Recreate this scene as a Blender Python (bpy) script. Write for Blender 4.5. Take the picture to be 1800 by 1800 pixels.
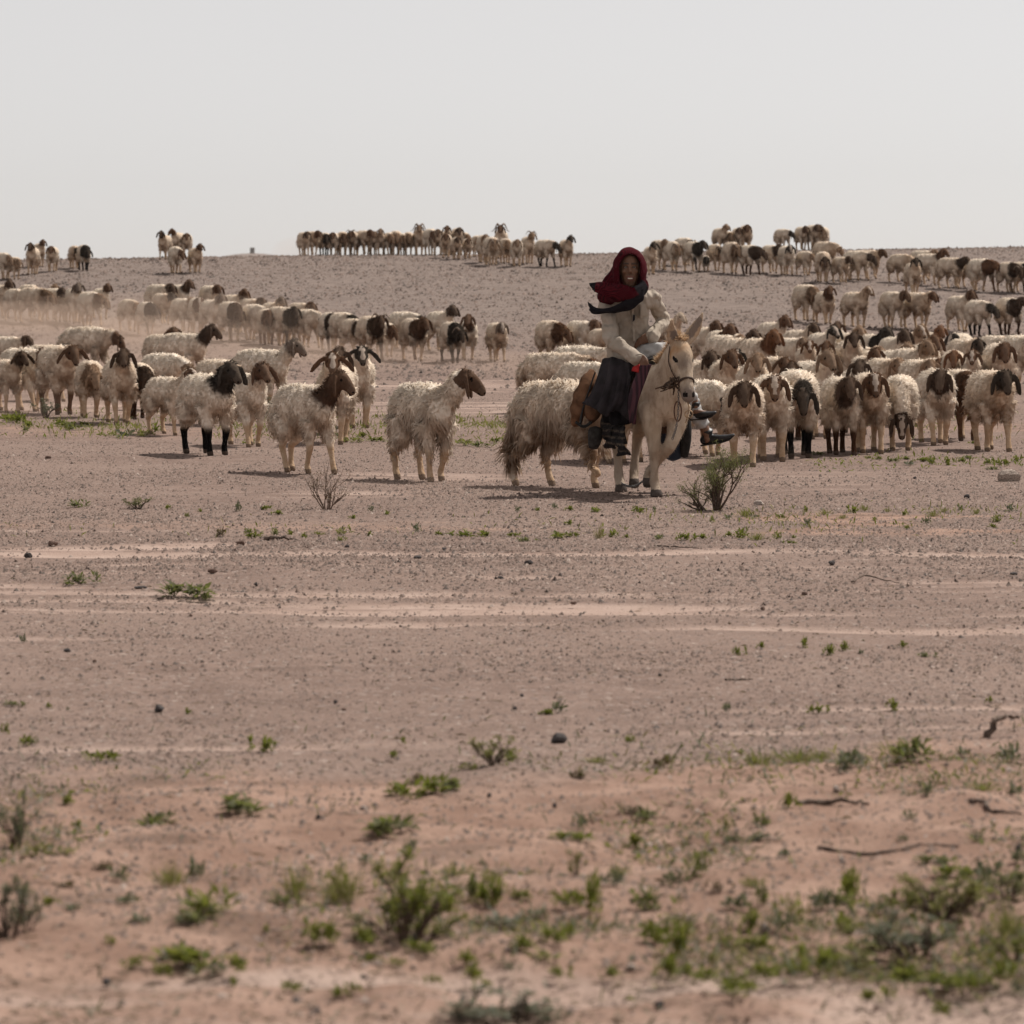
import bpy, math, random
import numpy as np
from mathutils import Vector, Matrix

for o in list(bpy.data.objects):
    bpy.data.objects.remove(o, do_unlink=True)
SC = bpy.context.scene
COL = SC.collection
rnd = random.Random(11)
RNG = np.random.default_rng(5)

# ------------------------------------------------------------------ camera
EYE = 1.6            # eye height above the plain (m)
FPX = 7110.0         # focal length in photo pixels (1800 px wide frame)
VH = 496.0           # eye level line in the photo
cam_d = bpy.data.cameras.new("camera")
cam = bpy.data.objects.new("camera", cam_d)
COL.objects.link(cam)
cam.location = (0, 0, EYE)
cam.rotation_euler = (math.radians(90), 0, 0)
cam_d.sensor_width = 36
cam_d.lens = 36 * FPX / 1800
cam_d.shift_y = -(900 - VH) / 1800
cam_d.clip_start = 0.5
cam_d.clip_end = 20000
cam_d.dof.use_dof = True
cam_d.dof.focus_distance = 32.5
cam_d.dof.aperture_fstop = 7.1
SC.camera = cam

# ------------------------------------------------------------------ sky, sun, exposure
SUN_EL = math.radians(52)
SUN_AZ = (0.74, 0.67)          # horizontal direction to the sun: right and behind the flock
world = bpy.data.worlds.new("World")
SC.world = world
world.use_nodes = True
nt = world.node_tree
nt.nodes.clear()
sky = nt.nodes.new("ShaderNodeTexSky")
sky.sky_type = 'NISHITA'
sky.sun_disc = False
sky.sun_elevation = SUN_EL
sky.sun_rotation = math.atan2(SUN_AZ[0], SUN_AZ[1])
sky.air_density = 0.6
sky.dust_density = 0.5
sky.ozone_density = 1.0
hsv = nt.nodes.new("ShaderNodeHueSaturation")      # suspended dust bleaches the blue
hsv.inputs["Saturation"].default_value = 0.16
nt.links.new(sky.outputs[0], hsv.inputs["Color"])
bg1 = nt.nodes.new("ShaderNodeBackground")
bg1.inputs["Strength"].default_value = 0.102
nt.links.new(hsv.outputs[0], bg1.inputs[0])
bg2 = nt.nodes.new("ShaderNodeBackground")         # even dusty white veil over the whole sky
bg2.inputs["Color"].default_value = (0.745, 0.69, 0.655, 1)
bg2.inputs["Strength"].default_value = 1.06
mx = nt.nodes.new("ShaderNodeMixShader")
mx.inputs[0].default_value = 0.40
nt.links.new(bg1.outputs[0], mx.inputs[1])
nt.links.new(bg2.outputs[0], mx.inputs[2])
wo = nt.nodes.new("ShaderNodeOutputWorld")
nt.links.new(mx.outputs[0], wo.inputs[0])

sun_d = bpy.data.lights.new("sun", 'SUN')
sun_d.energy = 5.0
sun_d.angle = math.radians(0.6)
sun_d.color = (1.0, 0.95, 0.88)
sun = bpy.data.objects.new("sun", sun_d)
COL.objects.link(sun)
sv = Vector((SUN_AZ[0] * math.cos(SUN_EL), SUN_AZ[1] * math.cos(SUN_EL), math.sin(SUN_EL))).normalized()
sun.rotation_euler = sv.to_track_quat('Z', 'Y').to_euler()
sun.location = (20, 40, 40)

SC.view_settings.view_transform = 'Standard'
SC.view_settings.look = 'None'
SC.view_settings.exposure = 0.0
SC.view_settings.gamma = 1.0
SC.view_settings.use_curve_mapping = False
SC.render.engine = 'CYCLES'
SC.cycles.max_bounces = 6
SC.cycles.diffuse_bounces = 3
SC.cycles.transmission_bounces = 4
SC.cycles.transparent_max_bounces = 6
SC.cycles.volume_bounces = 1
SC.cycles.use_denoising = True

# ------------------------------------------------------------------ small helpers
def smooth(a, b, x):
    t = np.clip((np.asarray(x, float) - a) / (b - a), 0, 1)
    return t * t * (3 - 2 * t)

def _hash(ix, iy, seed):
    n = (ix.astype(np.int64) * 374761393 + iy.astype(np.int64) * 668265263 + seed * 1442695041) & 0xffffffff
    n = ((n ^ (n >> 13)) * 1274126177) & 0xffffffff
    n = ((n ^ (n >> 16)) * 2246822519) & 0xffffffff
    return ((n ^ (n >> 15)) & 0xffffff) / float(0xffffff)

def vnoise(x, y, seed=0):
    x = np.asarray(x, float); y = np.asarray(y, float)
    ix = np.floor(x); iy = np.floor(y)
    fx = x - ix; fy = y - iy
    fx = fx * fx * (3 - 2 * fx); fy = fy * fy * (3 - 2 * fy)
    a = _hash(ix, iy, seed); b = _hash(ix + 1, iy, seed)
    c = _hash(ix, iy + 1, seed); d = _hash(ix + 1, iy + 1, seed)
    return (a + (b - a) * fx) * (1 - fy) + (c + (d - c) * fx) * fy

def fbm(x, y, seed=0, o=4):
    s = 0; a = 0.5; n = 0
    for k in range(o):
        s = s + a * vnoise(np.asarray(x) * 2 ** k, np.asarray(y) * 2 ** k, seed + k * 17)
        n += a; a *= 0.5
    return s / n

def norm(v):
    v = np.asarray(v, float)
    return v / (np.linalg.norm(v, axis=-1, keepdims=True) + 1e-12)

def mesh_uniform(name, V, F, mat=None, smooth_shade=False):
    """vertices (n,3) and faces (m,k) of one size, fast"""
    V = np.ascontiguousarray(V, np.float32); F = np.ascontiguousarray(F, np.int32)
    me = bpy.data.meshes.new(name)
    me.vertices.add(len(V)); me.vertices.foreach_set("co", V.ravel())
    k = F.shape[1]
    me.loops.add(F.size); me.loops.foreach_set("vertex_index", F.ravel())
    me.polygons.add(len(F))
    me.polygons.foreach_set("loop_start", np.arange(0, F.size, k, dtype=np.int32))
    me.polygons.foreach_set("loop_total", np.full(len(F), k, np.int32))
    if smooth_shade:
        me.polygons.foreach_set("use_smooth", np.ones(len(F), bool))
    me.update(calc_edges=True)
    if mat: me.materials.append(mat)
    return me

def set_attr(me, name, typ, data, domain='POINT'):
    at = me.attributes.new(name, typ, domain)
    key = {'FLOAT': 'value', 'FLOAT_COLOR': 'color', 'FLOAT_VECTOR': 'vector'}[typ]
    at.data.foreach_set(key, np.ascontiguousarray(data, np.float32).ravel())

def obj(name, me, parent=None):
    o = bpy.data.objects.new(name, me)
    COL.objects.link(o)
    if parent is not None: o.parent = parent
    return o

def empty(name, loc=(0, 0, 0), rz=0.0, sc=1.0):
    o = bpy.data.objects.new(name, None)
    COL.objects.link(o)
    o.location = loc
    o.rotation_euler = (0, 0, rz)
    o.scale = (sc, sc, sc) if not isinstance(sc, tuple) else sc
    o.empty_display_size = 0.2
    return o

def tag(o, label=None, cat=None, group=None, kind=None):
    if label: o["label"] = label
    if cat: o["category"] = cat
    if group: o["group"] = group
    if kind: o["kind"] = kind
    return o

class Geo:
    """collects closed lofts, turns them into one mesh"""
    def __init__(s): s.v = []; s.f = []
    def add(s, V, F):
        o = len(s.v); s.v.extend([tuple(p) for p in V]); s.f.extend([tuple(i + o for i in f) for f in F]); return s
    def tube(s, path, rad, n=12, side=(1, 0, 0)):
        P = np.asarray(path, float); m = len(P)
        R = np.asarray([(r, r) if np.isscalar(r) else r for r in rad], float)
        T = norm(np.gradient(P, axis=0))
        side = np.asarray(side, float)
        V = []
        for i in range(m):
            b = np.cross(T[i], side)
            if np.linalg.norm(b) < 1e-3: b = np.cross(T[i], side + np.array([.13, .29, .31]))
            b = norm(b); sd = norm(np.cross(b, T[i]))
            for k in range(n):
                a = 2 * math.pi * k / n
                V.append(P[i] + sd * R[i, 0] * math.cos(a) + b * R[i, 1] * math.sin(a))
        F = []
        for i in range(m - 1):
            for k in range(n):
                k2 = (k + 1) % n
                F.append((i * n + k, i * n + k2, (i + 1) * n + k2, (i + 1) * n + k))
        c0 = len(V); V.append(P[0] - T[0] * R[0].min() * .5)
        c1 = len(V); V.append(P[-1] + T[-1] * R[-1].min() * .5)
        for k in range(n):
            k2 = (k + 1) % n
            F.append((c0, k2, k)); F.append((c1, (m - 1) * n + k, (m - 1) * n + k2))
        return s.add(V, F)
    def ball(s, c, r, n=10, m=7):
        c = np.asarray(c, float); r = np.asarray((r, r, r) if np.isscalar(r) else r, float)
        V = [c + r * (0, 0, -1)]
        for i in range(1, m):
            t = math.pi * i / m
            for k in range(n):
                a = 2 * math.pi * k / n
                V.append(c + r * (math.sin(t) * math.cos(a), math.sin(t) * math.sin(a), -math.cos(t)))
        V.append(c + r * (0, 0, 1)); e = len(V) - 1
        F = []
        for k in range(n):
            k2 = (k + 1) % n
            F.append((0, 1 + k2, 1 + k)); F.append((e, e - n + k, e - n + k2))
        for i in range(m - 2):
            for k in range(n):
                k2 = (k + 1) % n
                a = 1 + i * n
                F.append((a + k, a + k2, a + n + k2, a + n + k))
        return s.add(V, F)
    def mesh(s, name, mat=None, smooth_shade=True):
        me = bpy.data.meshes.new(name)
        me.from_pydata(s.v, [], s.f)
        if smooth_shade: me.polygons.foreach_set("use_smooth", np.ones(len(me.polygons), bool))
        me.update()
        if mat: me.materials.append(mat)
        return me
    def skin(s, name, voxel, it=4, mat=None):
        """one continuous surface over all the lofts"""
        me = s.mesh(name + "_raw")
        ob = bpy.data.objects.new(name + "_raw", me); COL.objects.link(ob)
        m = ob.modifiers.new("r", 'REMESH'); m.mode = 'VOXEL'; m.voxel_size = voxel; m.use_smooth_shade = True
        if it:
            m2 = ob.modifiers.new("s", 'SMOOTH'); m2.factor = 0.5; m2.iterations = it
        dg = bpy.context.evaluated_depsgraph_get()
        out = bpy.data.meshes.new_from_object(ob.evaluated_get(dg))
        bpy.data.objects.remove(ob, do_unlink=True); bpy.data.meshes.remove(me)
        out.name = name
        out.materials.clear()
        if mat: out.materials.append(mat)
        return out

def verts(me):
    a = np.empty(len(me.vertices) * 3, np.float32); me.vertices.foreach_get("co", a); return a.reshape(-1, 3)
def vnormals(me):
    a = np.empty(len(me.vertices) * 3, np.float32); me.vertices.foreach_get("normal", a); return a.reshape(-1, 3)
def set_verts(me, V):
    me.vertices.foreach_set("co", np.ascontiguousarray(V, np.float32).ravel()); me.update()

def spline(pts, n):
    """Catmull-Rom through points"""
    P = np.asarray(pts, float)
    Q = np.vstack([2 * P[0] - P[1], P, 2 * P[-1] - P[-2]])
    out = []
    for t in np.linspace(0, len(P) - 1, n):
        i = min(int(t), len(P) - 2); f = t - i
        a, b, c, d = Q[i], Q[i + 1], Q[i + 2], Q[i + 3]
        out.append(.5 * (2 * b + (c - a) * f + (2 * a - 5 * b + 4 * c - d) * f * f + (3 * b - a - 3 * c + d) * f ** 3))
    return np.array(out)

# ------------------------------------------------------------------ material helpers
class Nodes:
    def __init__(s, name):
        s.m = bpy.data.materials.new(name); s.m.use_nodes = True
        s.t = s.m.node_tree; s.t.nodes.clear()
        s.out = s.t.nodes.new("ShaderNodeOutputMaterial")
    def n(s, typ, **kw):
        nd = s.t.nodes.new(typ)
        for k, v in kw.items(): setattr(nd, k, v)
        return nd
    def put(s, sock, v):
        if hasattr(v, "is_linked"): s.t.links.new(v, sock)
        elif isinstance(v, (tuple, list)):
            sock.default_value = tuple(v) + (1,) if len(v) == 3 and len(sock.default_value) == 4 else tuple(v)
        else: sock.default_value = v
    def math(s, op, a, b=0.0, clamp=False):
        nd = s.n("ShaderNodeMath", operation=op, use_clamp=clamp)
        s.put(nd.inputs[0], a); s.put(nd.inputs[1], b); return nd.outputs[0]
    def mix(s, f, a, b, mode='MIX'):
        nd = s.n("ShaderNodeMix", data_type='RGBA', blend_type=mode)
        s.put(nd.inputs[0], f); s.put(nd.inputs[6], a); s.put(nd.inputs[7], b); return nd.outputs[2]
    def step(s, x, a, b):
        nd = s.n("ShaderNodeMapRange", interpolation_type='SMOOTHSTEP')
        s.put(nd.inputs[0], x); s.put(nd.inputs[1], a); s.put(nd.inputs[2], b); return nd.outputs[0]
    def noise(s, scale, vec=None, detail=3.0, rough=0.55, w=None):
        nd = s.n("ShaderNodeTexNoise")
        if w is not None:
            nd.noise_dimensions = '4D'; s.put(nd.inputs["W"], w)
        s.put(nd.inputs["Scale"], scale); s.put(nd.inputs["Detail"], detail); s.put(nd.inputs["Roughness"], rough)
        if vec is not None: s.put(nd.inputs["Vector"], vec)
        return nd.outputs[0]
    def coord(s, which="Object"):
        return s.n("ShaderNodeTexCoord").outputs[which]
    def attr(s, name, typ='GEOMETRY'):
        return s.n("ShaderNodeAttribute", attribute_name=name, attribute_type=typ)
    def sep(s, v):
        nd = s.n("ShaderNodeSeparateXYZ"); s.put(nd.inputs[0], v); return nd.outputs
    def mapping(s, vec, scale):
        nd = s.n("ShaderNodeMapping"); s.put(nd.inputs[0], vec); s.put(nd.inputs["Scale"], scale); return nd.outputs[0]
    def bump(s, h, strength, dist=0.01):
        nd = s.n("ShaderNodeBump"); s.put(nd.inputs["Height"], h); nd.inputs["Strength"].default_value = strength
        nd.inputs["Distance"].default_value = dist; return nd.outputs[0]
    def finish(s, col, rough=0.9, normal=None, translucent=0.0, tcol=None, spec=0.2, sheen=0.0):
        p = s.n("ShaderNodeBsdfPrincipled")
        s.put(p.inputs["Base Color"], col); s.put(p.inputs["Roughness"], rough)
        p.inputs["Specular IOR Level"].default_value = spec
        if sheen: p.inputs["Sheen Weight"].default_value = sheen
        if normal is not None: s.put(p.inputs["Normal"], normal)
        sh = p.outputs[0]
        if translucent:
            t = s.n("ShaderNodeBsdfTranslucent"); s.put(t.inputs[0], tcol if tcol is not None else col)
            m = s.n("ShaderNodeMixShader"); m.inputs[0].default_value = translucent
            s.t.links.new(sh, m.inputs[1]); s.t.links.new(t.outputs[0], m.inputs[2]); sh = m.outputs[0]
        s.t.links.new(sh, s.out.inputs[0])
        return s.m

def simple_mat(name, col, rough=0.85, var=0.35, scale=14.0, spec=0.2, translucent=0.0, bump=0.0):
    N = Nodes(name)
    nz = N.noise(scale, N.coord("Object"), 4)
    dark = tuple(c * (1 - var) for c in col); lite = tuple(min(1, c * (1 + var)) for c in col)
    c = N.mix(N.step(nz, .3, .7), dark, lite)
    nrm = N.bump(nz, bump, .01) if bump else None
    return N.finish(c, rough, nrm, translucent, spec=spec)
# ------------------------------------------------------------------ terrain
_D = np.concatenate([np.arange(0, 400, .25), np.geomspace(400, 9000, 200)])
_slope = (0.06 * smooth(55, 95, _D) * (1 - smooth(110, 121, _D))
          - 0.05 * smooth(118, 135, _D) * (1 - smooth(150, 190, _D)))
_Z = np.concatenate([[0], np.cumsum(.5 * (_slope[1:] + _slope[:-1]) * np.diff(_D))])

def terrain(x, y):
    x = np.asarray(x, float); y = np.asarray(y, float)
    z = np.interp(y, _D, _Z)
    z = z + 0.0125 * np.clip(x, -60, 60) * smooth(60, 116, y) * (1 - smooth(130, 200, y))
    z = z + (fbm(x / 9, y / 9, 3, 3) - .5) * 0.10 * smooth(40, 70, y) * (1 - smooth(150, 300, y))
    z = z + (fbm(x / 1.6, y / 2.2, 8, 3) - .5) * 0.035 * (1 - smooth(30, 60, y))
    near = (1 - smooth(11.8, 14.2, y + (fbm(x / .8, y / .8, 21, 2) - .5) * 1.6 - .35 * x))
    z = z + near * (0.03 + (fbm(x / .45, y / .45, 14, 4) - .42) * 0.11)
    z = z + 15.6 * np.exp(-(((x + 128) / 45) ** 2 + ((y - 2000) / 160) ** 2))
    return z

def W(u, v, Y):
    """photo pixel at depth Y -> world point"""
    return np.array([(u - 900) / FPX * Y, Y, EYE - (v - VH) / FPX * Y])

_YS = np.concatenate([np.arange(7.5, 60, .02), np.arange(60, 119.5, .04)])
def on_ground(u, v):
    xs = (u - 900) / FPX * _YS
    vs = VH + FPX * (EYE - terrain(xs, _YS)) / _YS
    i = np.nonzero(vs <= v)[0]
    Y = _YS[i[0]] if len(i) else _YS[int(np.argmin(vs))]
    x = (u - 900) / FPX * Y
    return np.array([x, Y, float(terrain(x, Y))])

# pale wheel ruts: depth, slope, half width, x range, strength
RUTS = [(24.2, .02, .50, -3.6, -1.6, 1.0), (24.0, -.01, .25, -1.9, 4.0, .75), (23.0, .02, .14, -2.6, 1.2, .6),
        (20.9, .0, .16, -1.4, -.1, .8), (19.95, -.03, .28, -1.35, 1.2, 1.0), (19.6, -.02, .12, 1.0, 3.5, .7),
        (19.0, .0, .16, -1.0, .4, .8), (18.75, -.04, .17, .3, 2.6, .8), (21.3, .0, .15, -3.4, -2.2, .6), (20.4, .0, .12, -3.4, -2.1, .6),
        (15.2, .0, .12, .8, 2.5, .9), (14.4, .02, .10, .5, 2.2, .6), (13.95, .0, .12, -2.2, -.3, .8), (26.2, .01, .2, -3.8, -1, .5),
        (8.55, .10, .50, -2.6, 2.6, 1.0), (30.5, .0, .5, -1.9, -.2, .55), (33.5, .02, .7, -1.6, .2, .5), (52.0, .02, 3.0, -7, 2, .6), (62, .0, 2.5, -9, 1, .6), (17.0, .02, .12, -2.3, 2.3, .3)]
def rut(x, y):
    s = np.zeros(np.broadcast(x, y).shape)
    wob = (fbm(x / 1.7, y / .6, 31, 3) - .5)
    for Y0, sl, hw, a, b, st in RUTS:
        d = np.abs(y - (Y0 + sl * x) + wob * hw * 2.2) / (hw * 1.35)
        e = smooth(a - .6, a + .6, x) * (1 - smooth(b - .6, b + .6, x))
        brk = smooth(.30, .62, fbm(x / .9 + Y0, y / .16, 77, 3))
        s = np.maximum(s, st * e * (1 - smooth(.2, 1.4, d)) * (.25 + .85 * brk))
    # short broken streaks of blown sand between the ruts
    zone = np.exp(-((y - 20.5) / 4.0) ** 2) * .8 + .35 * np.exp(-((y - 14.6) / 1.2) ** 2) + .5 * np.exp(-((y - 32) / 4) ** 2)
    s = np.maximum(s, zone * smooth(.56, .74, fbm(x / 2.4, y / .20, 79, 4)) * .8)
    return np.clip(s, 0, 1)
def soil(x, y):
    """rust coloured soft sand"""
    a = 1 - smooth(10.6, 14.8, y + (fbm(x / .9, y / .9, 21, 3) - .5) * 4.0 - .45 * x)
    b = np.exp(-((y - 26.6 - .12 * x) / 1.5) ** 2) * (.35 + .4 * smooth(.5, 2.5, x)) * smooth(.36, .6, fbm(x / 1.2, y / .6, 41, 3)) * 1.4
    c = np.exp(-((y - 44) / 4) ** 2) * .5 * smooth(.4, .6, fbm(x / 2, y / 1.5, 43, 3))
    return np.clip(np.maximum(np.maximum(a, b), c), 0, 1)

def ground_material():
    N = Nodes("desert_ground")
    co = N.coord("Object")
    rt = N.attr("rut").outputs["Fac"]; so = N.attr("soil").outputs["Fac"]
    big = N.noise(.35, co, 4); mid = N.noise(3.0, co, 5); fine = N.noise(38.0, co, 3, .7)
    gravel = N.mix(N.step(mid, .3, .7), (.160, .108, .087), (.218, .151, .123))
    gravel = N.mix(N.step(big, .35, .7), gravel, (.222, .156, .127))
    gravel = N.mix(N.step(fine, .54, .68), gravel, (.125, .094, .084))
    gravel = N.mix(N.step(fine, .42, .30), gravel, (.34, .265, .228))
    vor = N.n("ShaderNodeTexVoronoi"); N.put(vor.inputs["Vector"], co); vor.inputs["Scale"].default_value = 21
    cs = N.sep(vor.outputs["Color"])
    spot = N.math('MULTIPLY', N.step(vor.outputs["Distance"], .42, .25), N.step(cs[0], .62, .70))
    gravel = N.mix(N.math('MULTIPLY', spot, .8), gravel, N.mix(cs[1], (.10, .078, .073), (.36, .29, .25)))
    gravel = N.mix(N.math('MULTIPLY', N.attr("stony").outputs["Fac"], .75), gravel, N.mix(N.step(mid, .35, .65), (.150, .120, .105), (.215, .172, .150)))
    sand = N.mix(N.step(mid, .3, .7), (.315, .223, .182), (.385, .285, .238))
    rust = N.mix(N.step(mid, .32, .68), (.208, .127, .094), (.312, .205, .157))
    rust = N.mix(N.math('MULTIPLY', N.step(fine, .55, .7), .5), rust, (.15, .09, .065))
    blot = N.noise(1.9, co, 5, .65)
    rust = N.mix(N.math('MULTIPLY', N.step(blot, .54, .66), .6), rust, (.115, .075, .056))
    c = N.mix(N.step(N.math('ADD', so, N.math('MULTIPLY', N.math('SUBTRACT', mid, .5), .5)), .25, .75), gravel, rust)
    c = N.mix(N.step(N.math('ADD', rt, N.math('MULTIPLY', N.math('SUBTRACT', fine, .5), .55)), .12, .8), c, sand)
    h = N.math('ADD', N.math('MULTIPLY', mid, .4), N.math('MULTIPLY', fine, .6))
    return N.finish(c, .95, N.bump(h, .55, .03), spec=.1)

def build_ground():
    rows = [3.0]
    while rows[-1] < 140: rows.append(rows[-1] * 1.0052)
    rows = np.concatenate([rows, np.geomspace(141, 3200, 80)])
    t = np.linspace(-1, 1, 221); t = np.sign(t) * (.55 * np.abs(t) + .45 * np.abs(t) ** 4)
    Yg, Tg = np.meshgrid(rows, t, indexing='ij')
    Xg = Tg * (3.5 + .36 * Yg)
    Zg = terrain(Xg, Yg)
    R = rut(Xg, Yg)
    Zg = Zg - R * .025 * (1 - smooth(30, 40, Yg))
    n, m = Yg.shape
    idx = np.arange(n * m).reshape(n, m)
    F = np.stack([idx[:-1, :-1], idx[:-1, 1:], idx[1:, 1:], idx[1:, :-1]], -1).reshape(-1, 4)
    me = mesh_uniform("ground", np.stack([Xg, Yg, Zg], -1).reshape(-1, 3), F, ground_material(), True)
    set_attr(me, "stony", 'FLOAT', smooth(66, 92, Yg + 6 * (fbm(Xg / 7, Yg / 7, 61, 3) - .5)).ravel()); set_attr(me, "rut", 'FLOAT', R.ravel()); set_attr(me, "soil", 'FLOAT', soil(Xg, Yg).ravel())
    o = obj("ground", me); tag(o, "stony pinkish brown desert ground rising to a low ridge", None, None, "structure")
build_ground()

# ------------------------------------------------------------------ loose gravel (uncountable)
def pebble_material():
    N = Nodes("pebble_stone")
    t = N.attr("tint").outputs["Fac"]
    r = N.n("ShaderNodeValToRGB"); N.put(r.inputs[0], t)
    e = r.color_ramp.elements
    e[0].position = 0; e[0].color = (.070, .053, .046, 1); e[1].position = 1; e[1].color = (.30, .235, .20, 1)
    for p, c in ((.25, (.105, .075, .062, 1)), (.5, (.155, .108, .088, 1)), (.8, (.205, .146, .120, 1))):
        k = e.new(p); k.color = c
    return N.finish(r.outputs[0], .85, spec=.25)

def gravel(name, n, y0, y1, smin, smax, label, seed, power=0.0, mean=.50):
    g = np.random.default_rng(seed)
    m = int(n * 2.2)
    # even per picture height near, even per area far
    q = g.random(m)
    Y = 1 / (1 / y1 + q * (1 / y0 - 1 / y1)) if power == 0 else np.sqrt(y0 ** 2 + q * (y1 ** 2 - y0 ** 2))
    X = (g.random(m) * 2 - 1) * (.138 * Y + 1.2)
    keep = g.random(m) > np.clip(rut(X, Y) * 1.1 + soil(X, Y) * .62, 0, .97)
    dens = fbm(X / 1.3, Y / 1.3, 55, 3)
    keep &= g.random(m) < (smooth(.2, .65, dens) + .15) * (smooth(y0, y0 * 1.35, Y) if y0 > 9 else 1)
    X = X[keep][:n]; Y = Y[keep][:n]; n = len(X)
    S = smin * (smax / smin) ** (g.random(n) ** 2.2)
    base = np.array([(1, 0, -.35), (-.5, .87, -.35), (-.5, -.87, -.35), (.0, .0, .8)], float)
    V = base[None] * S[:, None, None] * (.6 + .8 * g.random((n, 4, 1)))
    V = V * np.stack([np.ones(n), np.ones(n), .5 + .5 * g.random(n)], -1)[:, None, :]
    V += g.normal(0, .22, (n, 4, 3)) * S[:, None, None] * np.array([1, 1, .5])
    a = g.random(n) * 6.283; ca, sa = np.cos(a)[:, None], np.sin(a)[:, None]
    V = np.stack([V[..., 0] * ca - V[..., 1] * sa, V[..., 0] * sa + V[..., 1] * ca, V[..., 2]], -1)
    V += np.stack([X, Y, terrain(X, Y) + S * .12], -1)[:, None, :]
    f = np.array([(0, 1, 3), (1, 2, 3), (2, 0, 3)])
    F = (f[None] + (np.arange(n) * 4)[:, None, None]).reshape(-1, 3)
    me = mesh_uniform(name, V.reshape(-1, 3), F, PEB)
    tint = np.clip(g.normal(mean, .24, n), 0, 1); set_attr(me, "tint", 'FLOAT', np.repeat(tint, 4))
    o = obj(name, me); tag(o, label, None, None, "stuff")
PEB = pebble_material()
gravel("gravel", 125000, 7.0, 32, .0030, .0135, "fine loose gravel strewn over the near desert floor", 1)
gravel("gravel", 130000, 19, 62, .0045, .019, "loose gravel around the hooves of the nearer flock", 2)
gravel("gravel", 70000, 55, 122, .014, .065, "dark stones strewn over the slope up to the ridge", 3, 1, .30)
gravel("droppings", 1600, 16, 60, .008, .016, "dark dung pellets dropped by the passing flock", 9, 0.0, -.2)
# ------------------------------------------------------------------ sheep
def wool_material(name, fleece):
    N = Nodes(name)
    mk = N.attr("mask"); ms = N.n("ShaderNodeSeparateColor"); N.put(ms.inputs[0], mk.outputs["Color"])
    u, leg, blz = ms.outputs[0], ms.outputs[1], ms.outputs[2]
    eye = mk.outputs["Alpha"]
    inf = N.n("ShaderNodeObjectInfo")
    face = inf.outputs["Color"]; thr = inf.outputs["Alpha"]
    rn = N.attr("coat", 'OBJECT').outputs["Fac"]
    co = N.coord("Object"); z = N.sep(co)[2]
    big = N.noise(5.0, co, 4, .6, w=N.math('MULTIPLY', rn, 37.0)); fine = N.noise(26.0, co, 4, .65, w=N.math('MULTIPLY', rn, 11.0))
    tint = N.attr("tint").outputs["Fac"]
    wool = N.mix(rn, (.88, .80, .70), (.81, .70, .585))
    wool = N.mix(N.step(fine, .3, .75), N.mix(.38, wool, (.54, .42, .31)), wool)
    wool = N.mix(N.math('MULTIPLY', N.step(tint, .55, 1.0), .3), wool, (.90, .80, .68))
    wool = N.mix(N.math('MULTIPLY', N.step(tint, .30, 0.0), .22), wool, (.44, .31, .21))
    # trodden-in dirt in the lower fleece
    d = N.math('ADD', N.math('MULTIPLY', z, -1.0), N.math('MULTIPLY', big, .45))
    dirt = N.math('MULTIPLY', N.step(d, -.38, -.06), N.math('ADD', .24, N.math('MULTIPLY', rn, .55)))
    pat = N.noise(13.0, co, 4, .6, w=N.math('MULTIPLY', rn, 23.0))
    dirt = N.math('MULTIPLY', dirt, N.math('ADD', .35, N.math('MULTIPLY', N.step(pat, .36, .62), .85)))
    wool = N.mix(dirt, wool, (.26, .145, .078))
    wool = N.mix(N.math('MULTIPLY', N.step(pat, .53, .70), .26), wool, (.40, .30, .215))
    ch = N.math('MULTIPLY', N.step(N.math('ADD', u, N.math('MULTIPLY', N.math('SUBTRACT', pat, .5), .5)), .22, .52), N.math('ADD', .10, N.math('MULTIPLY', rn, .45)))
    wool = N.mix(ch, wool, (.42, .27, .16))
    legc = N.mix(N.step(fine, .3, .7), (.40, .265, .165), (.52, .38, .265))
    c = N.mix(N.step(leg, .12, .4), wool, legc)
    dl = N.attr("dark_legs", 'OBJECT').outputs["Fac"]
    c = N.mix(N.math('MULTIPLY', N.step(N.math('ADD', leg, N.math('MULTIPLY', fine, .25)), .22, .5), dl), c, face)
    m = N.step(N.math('ADD', u, N.math('MULTIPLY', N.math('SUBTRACT', big, .5), .30)), N.math('SUBTRACT', thr, .06), N.math('ADD', thr, .06))
    fc = N.mix(N.step(fine, .35, .7), N.mix(.35, face, (.02, .014, .011)), N.mix(.02, face, (.5, .36, .25)))
    c = N.mix(N.math('MULTIPLY', m, .95), c, fc)
    bz = N.attr("blaze", 'OBJECT').outputs["Fac"]
    c = N.mix(N.math('MULTIPLY', N.step(blz, .05, .2), .22), c, (.22, .16, .12))
    c = N.mix(N.math('MULTIPLY', N.step(N.math('ADD', blz, N.math('MULTIPLY', N.math('SUBTRACT', fine, .5), .4)), .4, .6), bz), c, (.42, .34, .28))
    c = N.mix(N.math('MULTIPLY', N.step(leg, .84, .9), .75), c, (.085, .06, .048))
    c = N.mix(N.step(eye, .4, .6), c, (.012, .009, .008))
    if fleece: return N.finish(c, 1.0, None, .45, c, spec=.0)
    return N.finish(c, .9, N.bump(fine, .5, .02), 0, spec=.0)
MAT_BODY = wool_material("sheep_coat", False)
MAT_FLEECE = wool_material("sheep_fleece", True)
MAT_HORN = simple_mat("horn", (.17, .12, .085), .6, .5, 60, bump=.6)

def rotz(v, a, c=(0, 0, 0)):
    v = np.asarray(v, float); c = np.asarray(c, float); d = v - c
    ca, sa = math.cos(a), math.sin(a)
    return c + np.stack([d[..., 0] * ca - d[..., 1] * sa, d[..., 0] * sa + d[..., 1] * ca, d[..., 2]], -1)

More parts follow.
